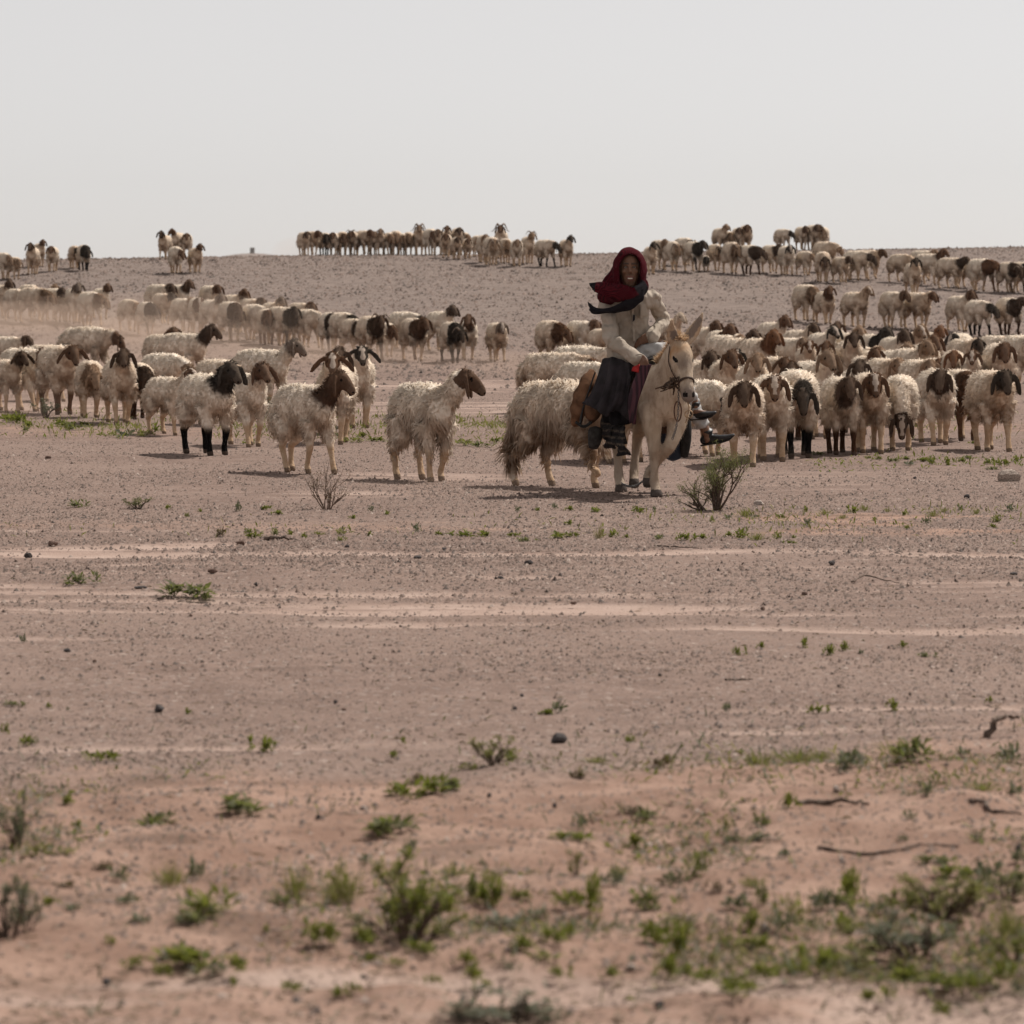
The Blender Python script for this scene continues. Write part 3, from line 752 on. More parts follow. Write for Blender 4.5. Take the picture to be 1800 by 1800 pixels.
D_POS = np.array([1.05, 30.55, 0.0]); D_ROT = math.radians(17)
def build_donkey():
    P = np.array([.0, -.655, 1.118]); D = norm((-.035, -.55, -.83)); S = norm(np.cross(D, (0, 0, 1))); U = norm(np.cross(S, D))
    G = Geo()
    G.tube([(0, .60, .80), (0, .56, .80), (0, .46, .79), (0, .28, .765), (0, .05, .75), (0, -.18, .755), (0, -.34, .775), (0, -.45, .785), (0, -.51, .79)],
           [(.07, .10), (.14, .165), (.19, .205), (.205, .215), (.215, .22), (.20, .235), (.175, .235), (.13, .19), (.07, .10)], 18)
    G.tube(spline([(0, -.25, .80), (0, -.38, .86), (0, -.52, 1.02), P + (0, .03, -.01)], 9),
           [(.13, .20), (.125, .20), (.115, .185), (.105, .17), (.095, .15), (.085, .135), (.078, .12), (.072, .11), (.068, .10)], 14)
    hs = [(h * .94, a, b, o) for h, a, b, o in ((-.05, .05, .06, 0), (-.01, .072, .09, 0), (.05, .083, .112, -.006), (.11, .088, .118, -.01), (.17, .080, .105, -.006), (.24, .064, .082, 0), (.31, .053, .066, .004), (.37, .050, .058, .004), (.425, .054, .056, 0), (.465, .048, .045, -.004), (.49, .03, .028, -.008))]
    G.tube([P + D * h + U * o for h, a, b, o in hs], [(a, b) for h, a, b, o in hs], 16, S)
    ears = []
    for k, tip in ((-1, (-.048, -.10, .170)), (1, (.138, .012, .215))):
        r = P + np.array([k * .045, .0, .045]); t = r + np.array(tip); m = (r + t) / 2 + np.array([k * .018, 0, 0])
        pth = spline([r - np.array(tip) * .12, r, m, t], 8)
        G.tube(pth, [(.022, .018), (.028, .02), (.042, .018), (.052, .015), (.052, .013), (.043, .012), (.026, .011), (.009, .008)], 12, norm(np.cross(np.array(tip), (0, -1, .2))))
        ears.append((r, t))
    legs = [  # front right (supporting), front left (lifted back), hind right, hind left
        ([(-.11, -.32, .68), (-.115, -.36, .54), (-.112, -.385, .43), (-.107, -.395, .35), (-.103, -.375, .29), (-.10, -.37, .18), (-.098, -.362, .115), (-.098, -.385, .07), (-.098, -.405, .035), (-.098, -.412, .003)], [.105, .078, .054, .050, .038, .030, .040, .036, .046, .052]),
        ([(.10, -.33, .68), (.07, -.38, .53), (.03, -.42, .44), (-.01, -.44, .375), (-.03, -.39, .325), (-.06, -.29, .245), (-.085, -.23, .195), (-.095, -.20, .15), (-.095, -.205, .115), (-.095, -.22, .08)], [.105, .074, .054, .050, .038, .030, .039, .035, .043, .046]),
        ([(-.11, .40, .74), (-.13, .32, .60), (-.125, .38, .50), (-.118, .47, .42), (-.113, .475, .36), (-.11, .455, .22), (-.11, .44, .12), (-.11, .41, .07), (-.11, .39, .035), (-.11, .383, .003)], [.13, .11, .075, .055, .042, .032, .040, .036, .046, .052]),
        ([(.11, .40, .74), (.12, .34, .62), (.10, .42, .52), (.08, .52, .455), (.07, .53, .40), (.04, .49, .26), (.025, .47, .155), (.012, .44, .11), (.005, .41, .075), (.0, .395, .045)], [.13, .11, .075, .055, .042, .032, .039, .035, .043, .046])]
    for pts, rr in legs: G.tube(pts, rr, 10)
    G.tube([(0, .60, .90), (0, .66, .80), (0, .67, .62), (0, .66, .48)], [.03, .024, .022, .03], 8)
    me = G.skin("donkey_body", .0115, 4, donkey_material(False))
    V = verts(me).astype(float)
    h = (V - P) @ D; sd = (V - P) @ S; up = (V - P) @ U; rad = np.sqrt(sd ** 2 + up ** 2)
    head = (h > -.06) & (h < .52) & (rad < .15) & (V[:, 1] < -.60)
    ging = np.where(head, np.exp(-((h - .05) / .07) ** 2) * (up > -.02), 0)
    ging = np.maximum(ging, .5 * ((V[:, 2] > 1.2)))
    ging = np.maximum(ging, .35 * np.exp(-((V[:, 2] - .45) / .1) ** 2) * (V[:, 1] > .2))  # tan hind legs, with the orange light on them put into the coat colour
    hoof = np.zeros(len(V))
    for pts, rr in legs:
        f = np.array(pts[-1]); hoof = np.maximum(hoof, (np.linalg.norm(V - (f + (0, 0, .028)), axis=1) < .062) & (V[:, 2] < f[2] + .058))
    muz = np.where(head, smooth(.31, .42, h), 0) * .95 + .6 * np.where(head, np.exp(-((h - .19) / .06) ** 2) * (up > .05), 0)
    dark = np.zeros(len(V))
    for k in (-1, 1):
        a = P + D * .127 + S * k * .080 + U * .045
        dd, _ = seg_dist(V, a - D * .018 + S * k * .006, a + D * .024 - S * k * .014 + U * .012); dark = np.maximum(dark, dd < .0155)
        dark = np.maximum(dark, np.linalg.norm(V - (P + D * .425 + S * k * .030 + U * .026), axis=1) < .021)
        r, t = ears[(k + 1) // 2]
        dd, tt = seg_dist(V, r * .75 + t * .25, r * .25 + t * .75)
        muz = np.maximum(muz, np.where((dd < .032) & (V[:, 1] < (r[1] * (1 - tt) + t[1] * tt) - .004), .9, 0))
    dark = np.maximum(dark, ((np.abs(h - .423) < .035) & (np.abs(up + .016) < .005) & head) * 1.0)
    set_attr(me, "mask", 'FLOAT_COLOR', np.stack([ging, hoof, muz, dark], 1))
    # short coat hair that catches the back light
    g = np.random.default_rng(19); nh = 26000
    nr = vnormals(me).astype(float); wt = np.where((hoof > .4) | (dark > .4), 0, 1.0) * np.where(head, .8, 1.0)
    ii = g.choice(len(V), nh, p=wt / wt.sum()); r0 = V[ii] + g.normal(0, .004, (nh, 3)); n0 = nr[ii]
    dd_ = norm(n0 * .45 + np.array([0, .25, -.75]) + g.normal(0, .22, (nh, 3))); bx_ = norm(np.cross(dd_, n0 + g.normal(0, .3, (nh, 3))))
    Lh = g.uniform(.008, .019, nh)[:, None]; wh = .0016
    HV = np.stack([r0 - bx_ * wh - n0 * .003, r0 + bx_ * wh - n0 * .003, r0 + dd_ * Lh], 1)
    hm = mesh_uniform("coat_hair", HV.reshape(-1, 3), np.arange(nh * 3).reshape(-1, 3), me.materials[0], True)
    set_attr(hm, "mask", 'FLOAT_COLOR', np.repeat(np.stack([ging, hoof * 0, muz, dark * 0], 1)[ii], 3, 0))
    hm.normals_split_custom_set_from_vertices(np.repeat(norm(n0 + g.normal(0, .25, (nh, 3))), 3, 0).tolist())
    e = empty("donkey", D_POS + np.array([0, 0, float(terrain(D_POS[0], D_POS[1]))]), D_ROT)
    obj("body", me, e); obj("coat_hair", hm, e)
    # mane and forelock
    g = np.random.default_rng(9); root = []; dr = []; Ls = []
    crest = spline([(0, -.20, 1.0), (0, -.34, 1.045), (0, -.47, 1.12), (0, -.58, 1.19), (0, -.64, 1.198)], 60)
    for p in crest:
        for _ in range(34):
            root.append(p + g.normal(0, .012, 3) * (1, 1, .6) - (0, 0, .012)); dr.append(norm((-.35 + g.normal(0, .35), .15 + g.normal(0, .3), 1.0))); Ls.append(g.uniform(.03, .075))
    for _ in range(260):
        root.append(P + (g.normal(0, .02), -.02 + g.normal(0, .02), .062 + g.normal(0, .012))); dr.append(norm((g.normal(0, .4), -.8, .5 + g.normal(0, .3)))); Ls.append(g.uniform(.02, .05))
    root = np.array(root); dr = np.array(dr); Ls = np.array(Ls); n = len(root)
    bx = norm(np.cross(dr, g.normal(0, 1, (n, 3)))); wd = .0035
    m1 = root + dr * (Ls * .6)[:, None]; tip = m1 + norm(dr + (0, 0, -.4) + g.normal(0, .3, (n, 3))) * (Ls * .5)[:, None]
    LV = np.stack([root - bx * wd, root + bx * wd, m1 + bx * wd * .8, m1 - bx * wd * .8, tip], 1).reshape(-1, 3)
    LF = (np.array([(0, 1, 2), (0, 2, 3), (3, 2, 4)])[None] + (np.arange(n) * 5)[:, None, None]).reshape(-1, 3)
    mm = mesh_uniform("mane", LV, LF, donkey_material(True)); set_attr(mm, "tint", 'FLOAT', np.repeat(g.random(n), 5))
    obj("mane", mm, e)
    # halter: noseband, cheek straps, chin knot
    leather = simple_mat("halter_leather", (.055, .032, .022), .7, .4, 30)
    def ring(h, a, b, o, grow=.006):
        return [P + D * h + U * o + S * (a + grow) * math.cos(t) + U * (b + grow) * math.sin(t) for t in np.linspace(0, 2 * math.pi, 25)]
    Gh = Geo(); Gh.tube(ring(.306, .052, .064, .004), [(.010, .005)] * 25, 8, D)
    hal = obj("halter", Gh.mesh("halter", leather), e)
    Gc = Geo()
    for k in (-1, 1):
        Gc.tube(spline([P + D * .306 + S * k * .055, P + D * .22 + S * k * .074 - U * .03, P + D * .1 + S * k * .093 - U * .035, P + D * .0 + S * k * .082 + U * .02], 10), [(.006, .004)] * 10, 6, U)
    obj("cheek_strap", Gc.mesh("cheek_strap", leather), hal)
    Gk = Geo(); kn = P + D * .27 - S * 0 + np.array([-.085, .03, -.02])
    for i in range(26):
        a = kn + g.normal(0, .022, 3); b = a + g.normal(0, .03, 3) + (0, 0, -.02)
        Gk.tube([a, (a + b) / 2 + g.normal(0, .012, 3), b], [.0075, .0085, .005], 6)
    Gk.tube(spline([kn, kn + (-.05, .03, -.03), kn + (-.12, .05, -.055)], 6), [.006] * 6, 6); Gk.tube(spline([kn + (0, 0, -.03), kn + (-.04, .03, -.06), kn + (-.085, .04, -.075)], 6), [.005] * 6, 6)
    obj("rope_knot", Gk.mesh("rope_knot", simple_mat("old_rope", (.085, .055, .038), .9, .5, 60)), hal)
    # loose rope ends and lead chain under the chin
    Gr = Geo(); q = P + D * .44 - U * .04
    Gr.tube(spline([q, q + (.01, 0, -.05), q + (.0, 0, -.11), q + (-.015, .0, -.16)], 8), [.006] * 8, 6)
    Gr.tube([q + (.01 + .03 * math.cos(t), 0, -.095 + .028 * math.sin(t)) for t in np.linspace(0, 6.1, 12)], [.006] * 12, 6)
    obj("chin_rope", Gr.mesh("chin_rope", simple_mat("pale_rope", (.36, .25, .16), .9, .4, 60)), hal)
    chain_m = simple_mat("dark_chain", (.10, .09, .085), .45, .4, 80, spec=.5)
    Gl = Geo(); a = kn + np.array([.035, -.02, -.06])
    chain_path = spline([a, a + (0, .0, -.13), a + (-.012, .01, -.27), a + (-.035, .03, -.36)], 24)
    for i, p in enumerate(chain_path):
        ax = (1, 0, 0) if i % 2 else (0, 1, 0)
        t = np.array([0, 0, 1.0])
        Gl.tube([p + np.array(ax) * .007 * math.cos(w) + t * .012 * math.sin(w) for w in np.linspace(0, 6.283, 9)], [.0026] * 9, 5)
    obj("lead_chain", Gl.mesh("lead_chain", chain_m), hal)
    Gs = Geo(); Gs.tube([q + np.array([-.055 + .028 * math.sin(w), .06, -.075 + .075 * math.cos(w)]) for w in np.linspace(.4, 6.0, 14)], [(.012, .004)] * 14, 6, (0, 1, 0))
    obj("strap_loop", Gs.mesh("strap_loop", simple_mat("brown_strap", (.10, .05, .032), .75, .4, 30)), hal)
    tag(e, "cream donkey with rope halter walking towards the camera under its rider", "donkey")
    # hobble chain between the legs
    A = np.array([-.11, .40, .07]); B = np.array([-.095, -.21, .15])
    Gc2 = Geo()
    pts = [A * (1 - t) + B * t + np.array([0, 0, -.05 * math.sin(math.pi * t)]) for t in np.linspace(0, 1, 42)]
    for i, p in enumerate(pts):
        t = norm(B - A); ax = norm(np.cross(t, (0, 0, 1))) if i % 2 else norm(np.cross(t, (1, 0, 0)))
        Gc2.tube([p + ax * .008 * math.cos(w) + t * .0125 * math.sin(w) for w in np.linspace(0, 6.283, 9)], [.0030] * 9, 5)
    hc = obj("hobble_chain", Gc2.mesh("hobble_chain", chain_m)); hc.location = e.location; hc.rotation_euler = e.rotation_euler
    tag(hc, "thin dark hobble chain strung between the donkey's legs", "chain")
build_donkey()

# ------------------------------------------------------------------ cloth helper
def cloth(name, rows, mat, nu=26, nv=26, fold=.008, freq=7.0, thick=.008, parent=None, origin=None, seed=0):
    R = [spline(r, nu) for r in rows]
    A = np.stack([spline([R[i][k] for i in range(len(R))], nv) for k in range(nu)], 1)   # nv, nu, 3
    du = np.gradient(A, axis=1); dv = np.gradient(A, axis=0)
    n = norm(np.cross(du, dv))
    uu = np.linspace(0, 1, nu)[None, :]; vv = np.linspace(0, 1, nv)[:, None]
    f = fold * (np.sin(uu * freq * 6.28 + np.sin(vv * 4 + seed) * 1.2 + seed) * (.25 + vv) + .6 * np.sin(uu * freq * 2.3 * 6.28 + vv * 5 + seed * 2) * vv)
    A = A + n * f[..., None]
    if origin is not None: A = A - origin
    idx = np.arange(nu * nv).reshape(nv, nu)
    F = np.stack([idx[:-1, :-1], idx[:-1, 1:], idx[1:, 1:], idx[1:, :-1]], -1).reshape(-1, 4)
    me = mesh_uniform(name, A.reshape(-1, 3), F, mat, True)
    o = obj(name, me, parent)
    s = o.modifiers.new("thickness", 'SOLIDIFY'); s.thickness = thick; s.offset = 0
    return o

# ------------------------------------------------------------------ saddle gear
def gear():
    N = Nodes("striped_blanket"); co = N.coord("Object"); z = N.sep(co)[2]
    nz = N.noise(50, co, 4)
    c = N.mix(N.step(nz, .35, .7), (.012, .011, .012), (.035, .031, .030))
    w = N.math('SINE', N.math('ADD', N.math('MULTIPLY', z, 130.0), N.math('MULTIPLY', nz, 3.0)))
    st = N.math('MULTIPLY', N.step(w, .25, .6), N.step(z, .60, .50))
    c = N.mix(N.math('MULTIPLY', N.math('MULTIPLY', st, N.step(nz, .35, .6)), .8), c, (.13, .10, .076))
    m = N.finish(c, .95, N.bump(nz, .5, .01), spec=.05)
    base = D_POS + np.array([0, 0, float(terrain(D_POS[0], D_POS[1]))])
    e = empty("saddle_blanket", base, D_ROT)
    rows = []
    for y in (-.16, .0, .18, .38):
        r = []
        for x, zz in ((-.255, .36 + .10 * abs(y - .05)), (-.27, .48), (-.262, .62), (-.235, .80), (-.17, .945), (-.06, 1.01), (.06, 1.01), (.17, .95), (.235, .80), (.25, .62)):
            r.append((x * (1 - .1 * abs(y)), y + (.03 * math.sin(zz * 14) if zz < .6 else 0), zz + .012))
        rows.append(r)
    cloth("cover", rows, m, 50, 22, .010, 3.0, .012, e, seed=1)
    # folded lower hems with stripes
    rows = [[(-.275, y, .52), (-.29, y - .02, .40), (-.25, y - .05, .31)] for y in (-.20, -.10, .02)]
    cloth("hem", rows, m, 20, 20, .022, 2.0, .014, e, seed=4)
    rows = [[(-.262, y, .56), (-.285, y - .01, .44), (-.24, y + .02, .345)] for y in (.10, .2, .30)]
    cloth("hem", rows, m, 16, 16, .016, 2.0, .014, e, seed=6)
    tag(e, "black saddle blanket with tan striped hems draped over the donkey's back", "blanket")
    # tan leather saddlebag on the near flank
    tan = simple_mat("tan_canvas", (.135, .070, .040), .95, .5, 11, bump=.8, spec=.05); blk = simple_mat("black_strap", (.02, .018, .017), .8, .4, 30)
    sb = empty("saddlebag", base, D_ROT)
    G = Geo()
    o = base
    def L(u, v, Y):
        p = W(u, v, Y) - base; return rotz(p, -D_ROT)
    G.tube(spline([L(1042, 652, 30.9), L(1030, 680, 30.82), L(1018, 715, 30.8), L(1012, 748, 30.84)], 9), [(.03, .03), (.06, .052), (.072, .06), (.08, .066), (.085, .07), (.085, .068), (.08, .062), (.06, .05), (.03, .03)], 12, (0, 1, 0))
    me = G.skin("bag", .012, 2, tan); V = verts(me).astype(float); V += vnormals(me) * (.005 * np.sin(V[:, 2] * 55 + V[:, 1] * 30 + 3 * np.sin(V[:, 1] * 25)))[:, None]; set_verts(me, V)
    obj("bag", me, sb)
    G = Geo(); G.tube(spline([L(1050, 690, 30.7), L(1043, 715, 30.66), L(1040, 742, 30.7)], 7), [(.02, .03), (.055, .06), (.068, .07), (.07, .07), (.068, .07), (.055, .055), (.02, .02)], 10, (0, 1, 0))
    obj("pouch", G.skin("pouch", .012, 2, tan), sb)
    G = Geo(); G.tube(spline([L(1046, 655, 30.72), L(1034, 690, 30.66), L(1024, 722, 30.66), L(1020, 745, 30.68)], 12), [(.010, .006)] * 5 + [(.014, .007)] * 4 + [(.02, .008)] * 3, 8, (0, 1, 0))
    G.tube(spline([L(1012, 742, 30.68), L(1026, 750, 30.64), L(1040, 742, 30.62)], 8), [(.012, .008)] * 8, 8, (0, 0, 1))
    obj("strap", G.mesh("strap", blk), sb)
    G = Geo(); G.tube(spline([L(1047, 752, 30.72), L(1046, 770, 30.72), L(1043, 788, 30.74)], 6), [(.05, .03), (.06, .035), (.06, .035), (.055, .03), (.05, .03), (.035, .02)], 10, (1, 0, 0))
    obj("flap", G.mesh("flap", simple_mat("grey_felt", (.05, .045, .042), .95, .4, 30)), sb)
    tag(sb, "tan saddlebag with black strap hanging behind the rider's dark cloak", "saddlebag")
    # bag on the far flank
    fb = empty("saddlebag", base, D_ROT)
    G = Geo(); G.tube(spline([L(1185, 735, 30.95), L(1185, 765, 30.95), L(1182, 806, 30.97)], 7), [(.06, .06), (.10, .08), (.11, .085), (.115, .09), (.11, .085), (.10, .08), (.06, .05)], 12, (1, 0, 0))
    N = Nodes("blue_brown_canvas"); z = N.sep(N.coord("Object"))[2]
    m = N.finish(N.mix(N.step(z, .44, .455), (.028, .036, .055), (.085, .042, .026)), .9, spec=.1)
    obj("bag", G.skin("bag", .012, 2, m), fb)
    G = Geo(); G.tube(spline([L(1206, 720, 30.9), L(1206, 765, 30.88), L(1203, 803, 30.9)], 6), [(.03, .03), (.04, .03), (.045, .032), (.045, .032), (.04, .03), (.03, .02)], 8, (1, 0, 0))
    obj("roll", G.mesh("roll", blk), fb)
    tag(fb, "blue and brown saddlebag with a black roll below the rider's shoes", "saddlebag")
    # woven strap over the shoulder
    wm = Nodes("woven_purple"); co = wm.coord("Object")
    sx = wm.math('SINE', wm.math('MULTIPLY', wm.sep(co)[0], 260.0)); m = wm.finish(wm.mix(wm.step(sx, -.3, .3), (.035, .018, .024), (.085, .035, .045)), .9, spec=.1)
    wb = empty("woven_strap", base, D_ROT)
    rows = [[L(1126, 642, 30.02), L(1136, 642, 29.99), L(1146, 640, 30.0)], [L(1112, 675, 30.08), L(1121, 677, 30.02), L(1131, 678, 29.99)], [L(1104, 705, 30.14), L(1112, 708, 30.08), L(1120, 710, 30.03)], [L(1106, 742, 30.2), L(1111, 744, 30.16), L(1116, 746, 30.12)]]
    cloth("band", rows, m, 10, 20, .004, 2, .010, wb, seed=2)
    rows = [[L(1113, 645, 30.05), L(1124, 640, 30.02)], [L(1110, 652, 30.06), L(1123, 655, 30.02)]]
    cloth("red_patch", rows, simple_mat("red_felt", (.32, .022, .022), .9, .2, 30), 6, 6, .002, 1, .010, wb, seed=2)
    tag(wb, "dark purple woven strap with red end hanging over the donkey's shoulder", "strap")
gear()

# ------------------------------------------------------------------ rider
def rider():
    org = np.array([.875, 30.78, 1.0])
    e = empty("person", org)
    R = lambda p: np.asarray(p, float) - org
    hc = W(1107, 472, 30.60)                       # head centre
    sx, hips = W(1108, 512, 30.70), np.array([.885, 30.79, 1.03])
    shL, shR = W(1066, 531, 30.74), W(1146, 522, 30.76)
    elL, wrL = W(1076, 598, 30.52), W(1121, 632, 30.30)
    elR, wrR = W(1166, 563, 30.88), W(1146, 592, 30.62)
    k1, k2 = np.array([1.17, 30.56, 1.055]), np.array([1.20, 30.66, .955])
    a1, a2 = W(1222, 712, 30.62), W(1243, 762, 30.66)
    # --- body: one continuous figure
    N = Nodes("skin"); co = N.coord("Object"); nz = N.noise(30, co, 3)
    mk = N.attr("mask"); ms = N.n("ShaderNodeSeparateColor"); N.put(ms.inputs[0], mk.outputs["Color"])
    c = N.mix(N.step(nz, .3, .7), (.145, .072, .042), (.19, .098, .06))
    c = N.mix(N.math('MULTIPLY', ms.outputs[0], .8), c, (.022, .014, .011))     # brows, lashes, moustache shadow
    c = N.mix(N.math('MULTIPLY', ms.outputs[1], .7), c, (.16, .055, .045))      # lips
    skin = N.finish(c, .55, spec=.35)
    G = Geo()
    F, X, Z = np.array([0, -1., 0]), np.array([1., 0, 0]), np.array([0, 0, 1.])
    hd = [(-.122, .030, .03, .055), (-.10, .047, .052, .035), (-.07, .063, .075, .015), (-.03, .073, .088, .0), (.01, .078, .093, -.006), (.05, .077, .095, -.012), (.085, .065, .085, -.014), (.11, .042, .055, -.014), (.12, .02, .03, -.014)]
    G.tube([R(hc + Z * z + F * f) for z, a, b, f in hd], [(a, b) for z, a, b, f in hd], 18, X)
    G.tube([R(hc + F * .075 + Z * .025), R(hc + F * .092 + Z * .0), R(hc + F * .108 - Z * .022), R(hc + F * .09 - Z * .034)], [(.010, .010), (.012, .012), (.017, .013), (.014, .01)], 8, X)
    G.tube([R(hc + F * .083 - Z * .066 + X * x) for x in (-.026, -.012, 0, .012, .026)], [.006, .010, .011, .010, .006], 8)
    G.tube([R(hc + F * .079 - Z * .086 + X * x) for x in (-.02, 0, .02)], [.006, .010, .006], 8)
    G.tube([R(hc + F * .082 + Z * .034 + X * x) for x in (-.05, -.03, -.01, .01, .03, .05)], [.008, .011, .010, .010, .011, .008], 8)
    for s in (-1, 1):
        G.ball(R(hc + X * s * .074 + F * .005 - Z * .01), (.010, .02, .03))
        G.ball(R(hc + X * s * .042 + F * .064 - Z * .022), (.022, .018, .018))
    G.tube([R(hc - Z * .08), R(sx + Z * .03), R(sx - Z * .03)], [.055, .055, .07], 12)
    G.tube(spline([R(sx - Z * .03), R(sx - Z * .10), R((sx + hips) / 2), R(hips + Z * .06), R(hips - Z * .02)], 9), [(.07, .06), (.12, .07), (.135, .08), (.13, .08), (.12, .08), (.115, .08), (.12, .085), (.12, .09), (.10, .08)], 14, X)
    def hand(w, fwd, up, side, curl):
        """palm and five fingers; fwd along the fingers, up = back of hand, side = towards the thumb"""
        fwd, up, side = norm(fwd), norm(up), norm(side)
        G.tube([R(w - fwd * .02), R(w + fwd * .03), R(w + fwd * .075)], [(.026, .017), (.036, .015), (.038, .013)], 10, side)
        for i, ln in enumerate((.074, .082, .077, .060)):
            b = w + fwd * .078 + side * (.029 - .0205 * i)
            d1 = norm(fwd * math.cos(curl) - up * math.sin(curl)); d2 = norm(fwd * math.cos(curl * 2.1) - up * math.sin(curl * 2.1)); d3 = norm(fwd * math.cos(curl * 2.9) - up * math.sin(curl * 2.9))
            G.tube([R(b - fwd * .02), R(b), R(b + d1 * ln * .45), R(b + d1 * ln * .45 + d2 * ln * .33), R(b + d1 * ln * .45 + d2 * ln * .33 + d3 * ln * .25)], [.0085, .009, .0085, .008, .0065], 7)
        b = w + fwd * .018 + side * .03
        G.tube([R(b), R(b + side * .022 + fwd * .028 - up * .008), R(b + side * .022 + fwd * .058 - up * .018), R(b + side * .014 + fwd * .078 - up * .026)], [.0115, .0105, .0095, .0075], 8)
    for sh, el, wr in ((shL, elL, wrL), (shR, elR, wrR)):
        G.tube(spline([R(sh), R((sh + el) / 2), R(el), R((el + wr) / 2), R(wr)], 9), [.06, .056, .05, .046, .042, .04, .036, .030, .026], 10)
    hand(wrL, wrL - elL + np.array([.03, -.02, 0.0]), (.0, -.75, .65), (.35, -.2, .9), .62)
    hand(wrR, W(1126, 598, 30.62) - wrR, (.1, -.7, .7), (.3, -.1, .9), .4)
    for hp, kn, an in ((hips + X * .05, k1, a1), (hips + X * .06 - Z * .04, k2, a2)):
        G.tube(spline([R(hp), R((hp + kn) / 2 + Z * .01), R(kn), R((kn + an) / 2), R(an)], 9), [.088, .085, .078, .068, .058, .056, .05, .042, .036], 11)
    for an, toe in ((a1, W(1256, 727, 30.6)), (a2, W(1288, 768, 30.63))):
        G.tube([R(an), R(an + (0, 0, -.05)), R(an * .5 + toe * .5 + (0, 0, -.03)), R(toe * .8 + an * .2 + (0, 0, -.02))], [.034, .030, .020, .012], 9)
    me = G.skin("rider_body", .0062, 2, skin)
    V = verts(me).astype(float); q = V - R(hc); x, f, z = q[:, 0], -q[:, 1], q[:, 2]
    front = (f > .045)
    brow = front & (np.abs(z - .036) < .007) & (np.abs(np.abs(x) - .032) < .022)
    lash = front & (np.abs(z - .012) < .006) & (np.abs(np.abs(x) - .032) < .018)
    stache = front & (np.abs(z + .046) < .006) & (np.abs(x) < .028)
    lips = front & (z < -.056) & (z > -.097) & (np.abs(x) < .03) & (f > .07)
    beard = front & (z < -.10) & (z > -.13)
    set_attr(me, "mask", 'FLOAT_COLOR', np.stack([np.maximum(brow * 1.0, np.maximum(lash * .9, np.maximum(stache * .45, beard * .25))), lips * 1.0, lips * 0., lips * 0.], 1))
    b = obj("body", me, e)
    G = Geo(); G.tube([R(hc + F * (.0905 - 8 * x * x) - Z * (.0755 - 4 * x * x) + X * x) for x in np.linspace(-.017, .017, 9)], [(.004, .0045)] * 9, 8, (0, 1, 0))
    obj("teeth", G.mesh("teeth", simple_mat("teeth", (.62, .58, .50), .4, .05, 30)), b)
    for s in (-1, 1):
        G = Geo(); G.ball(R(hc + X * s * .031 + F * .0735 + Z * .008), (.0115, .0095, .0065)); ey = obj("eye", G.mesh("eye", simple_mat("eye_white", (.40, .36, .33), .3, .05, 30)), b)
        G = Geo(); G.ball(R(hc + X * s * .031 + F * .081 + Z * .008), (.0055, .004, .0055)); obj("iris", G.mesh("iris", simple_mat("iris", (.015, .010, .008), .2, .05, 30)), b)
    # --- jacket
    N = Nodes("jacket_cloth"); co = N.coord("Object"); big = N.noise(5, co, 4); fine = N.noise(45, co, 4, .7)
    c = N.mix(N.step(big, .3, .7), (.37, .31, .25), (.47, .40, .335)); c = N.mix(N.math('MULTIPLY', N.step(big, .55, .72), .5), c, (.27, .195, .135))
    cr = N.noise(6.0, N.mapping(co, (1.3, 1, 1.0)), 2, .45); cr = N.math('ABSOLUTE', N.math('SUBTRACT', cr, .5))
    cr = N.step(cr, .0, .12)
    cm = N.finish(N.mix(N.math('MULTIPLY', N.math('SUBTRACT', 1.0, cr), .10), c, (.22, .17, .13)), .9, N.bump(N.math('ADD', N.math('MULTIPLY', cr, 1.0), N.math('MULTIPLY', fine, .2)), .6, .022), .05, c, spec=.05)  # shade in the creases is put into the cloth colour, besides the bump
    G = Geo()
    up = lambda t: hips * (1 - t) + sx * t
    G.tube([R(up(-.16) + (-.01, 0, 0)), R(up(-.02)), R(up(.2)), R(up(.4)), R(up(.6)), R(up(.8)), R(up(.93)), R(up(1.03)), R(up(1.08))], [(.170, .145), (.175, .14), (.155, .125), (.145, .118), (.148, .118), (.158, .112), (.148, .095), (.085, .075), (.06, .06)], 20, X)
    for sh, el, wr in ((shL, elL, wrL), (shR, elR, wrR)):
        cu = wr + norm(wr - el) * (.022)
        G.tube(spline([R(sh * .6 + sx * .4 - Z * .05), R(sh), R((sh + el) / 2), R(el), R((el + cu) / 2), R(cu)], 12), [.066, .074, .070, .065, .062, .061, .061, .058, .057, .056, .055, .053], 14)
    jm = G.skin("jacket", .0105, 3, cm)
    V = verts(jm).astype(float); n = vnormals(jm).astype(float)
    amp = .005 * np.sin(V[:, 2] * 26 + V[:, 0] * 40 + 2 * np.sin(V[:, 0] * 9)) + .004 * np.sin(V[:, 2] * 55 - V[:, 0] * 38 + 4 * np.sin(V[:, 0] * 12 + V[:, 2] * 8))
    for w in (elL, elR):
        d = np.linalg.norm(V - R(w), axis=1); amp += .005 * np.sin(d * 120 + V[:, 0] * 30) * np.exp(-(d / .10) ** 2)
    set_verts(jm, V + n * amp[:, None])
    j = obj("jacket", jm, e)
    def patch(name, pts, mat, parent, off=-.012):
        Gp = Geo(); P4 = [R(W(u, v, Y)) for u, v, Y in pts]; n4 = len(P4)
        V = [p + (0, off, 0) for p in P4] + [p + (0, .03, 0) for p in P4]
        Fq = [tuple(range(n4))[::-1], tuple(range(n4, 2 * n4))] + [(i, (i + 1) % n4, (i + 1) % n4 + n4, i + n4) for i in range(n4)]
        Gp.add(V, Fq); return obj(name, Gp.mesh(name, mat, False), parent)
    patch("chest_pocket", [(1125, 535, 30.588), (1136, 535, 30.60), (1136, 558, 30.60), (1126, 559, 30.59)], cm, j)
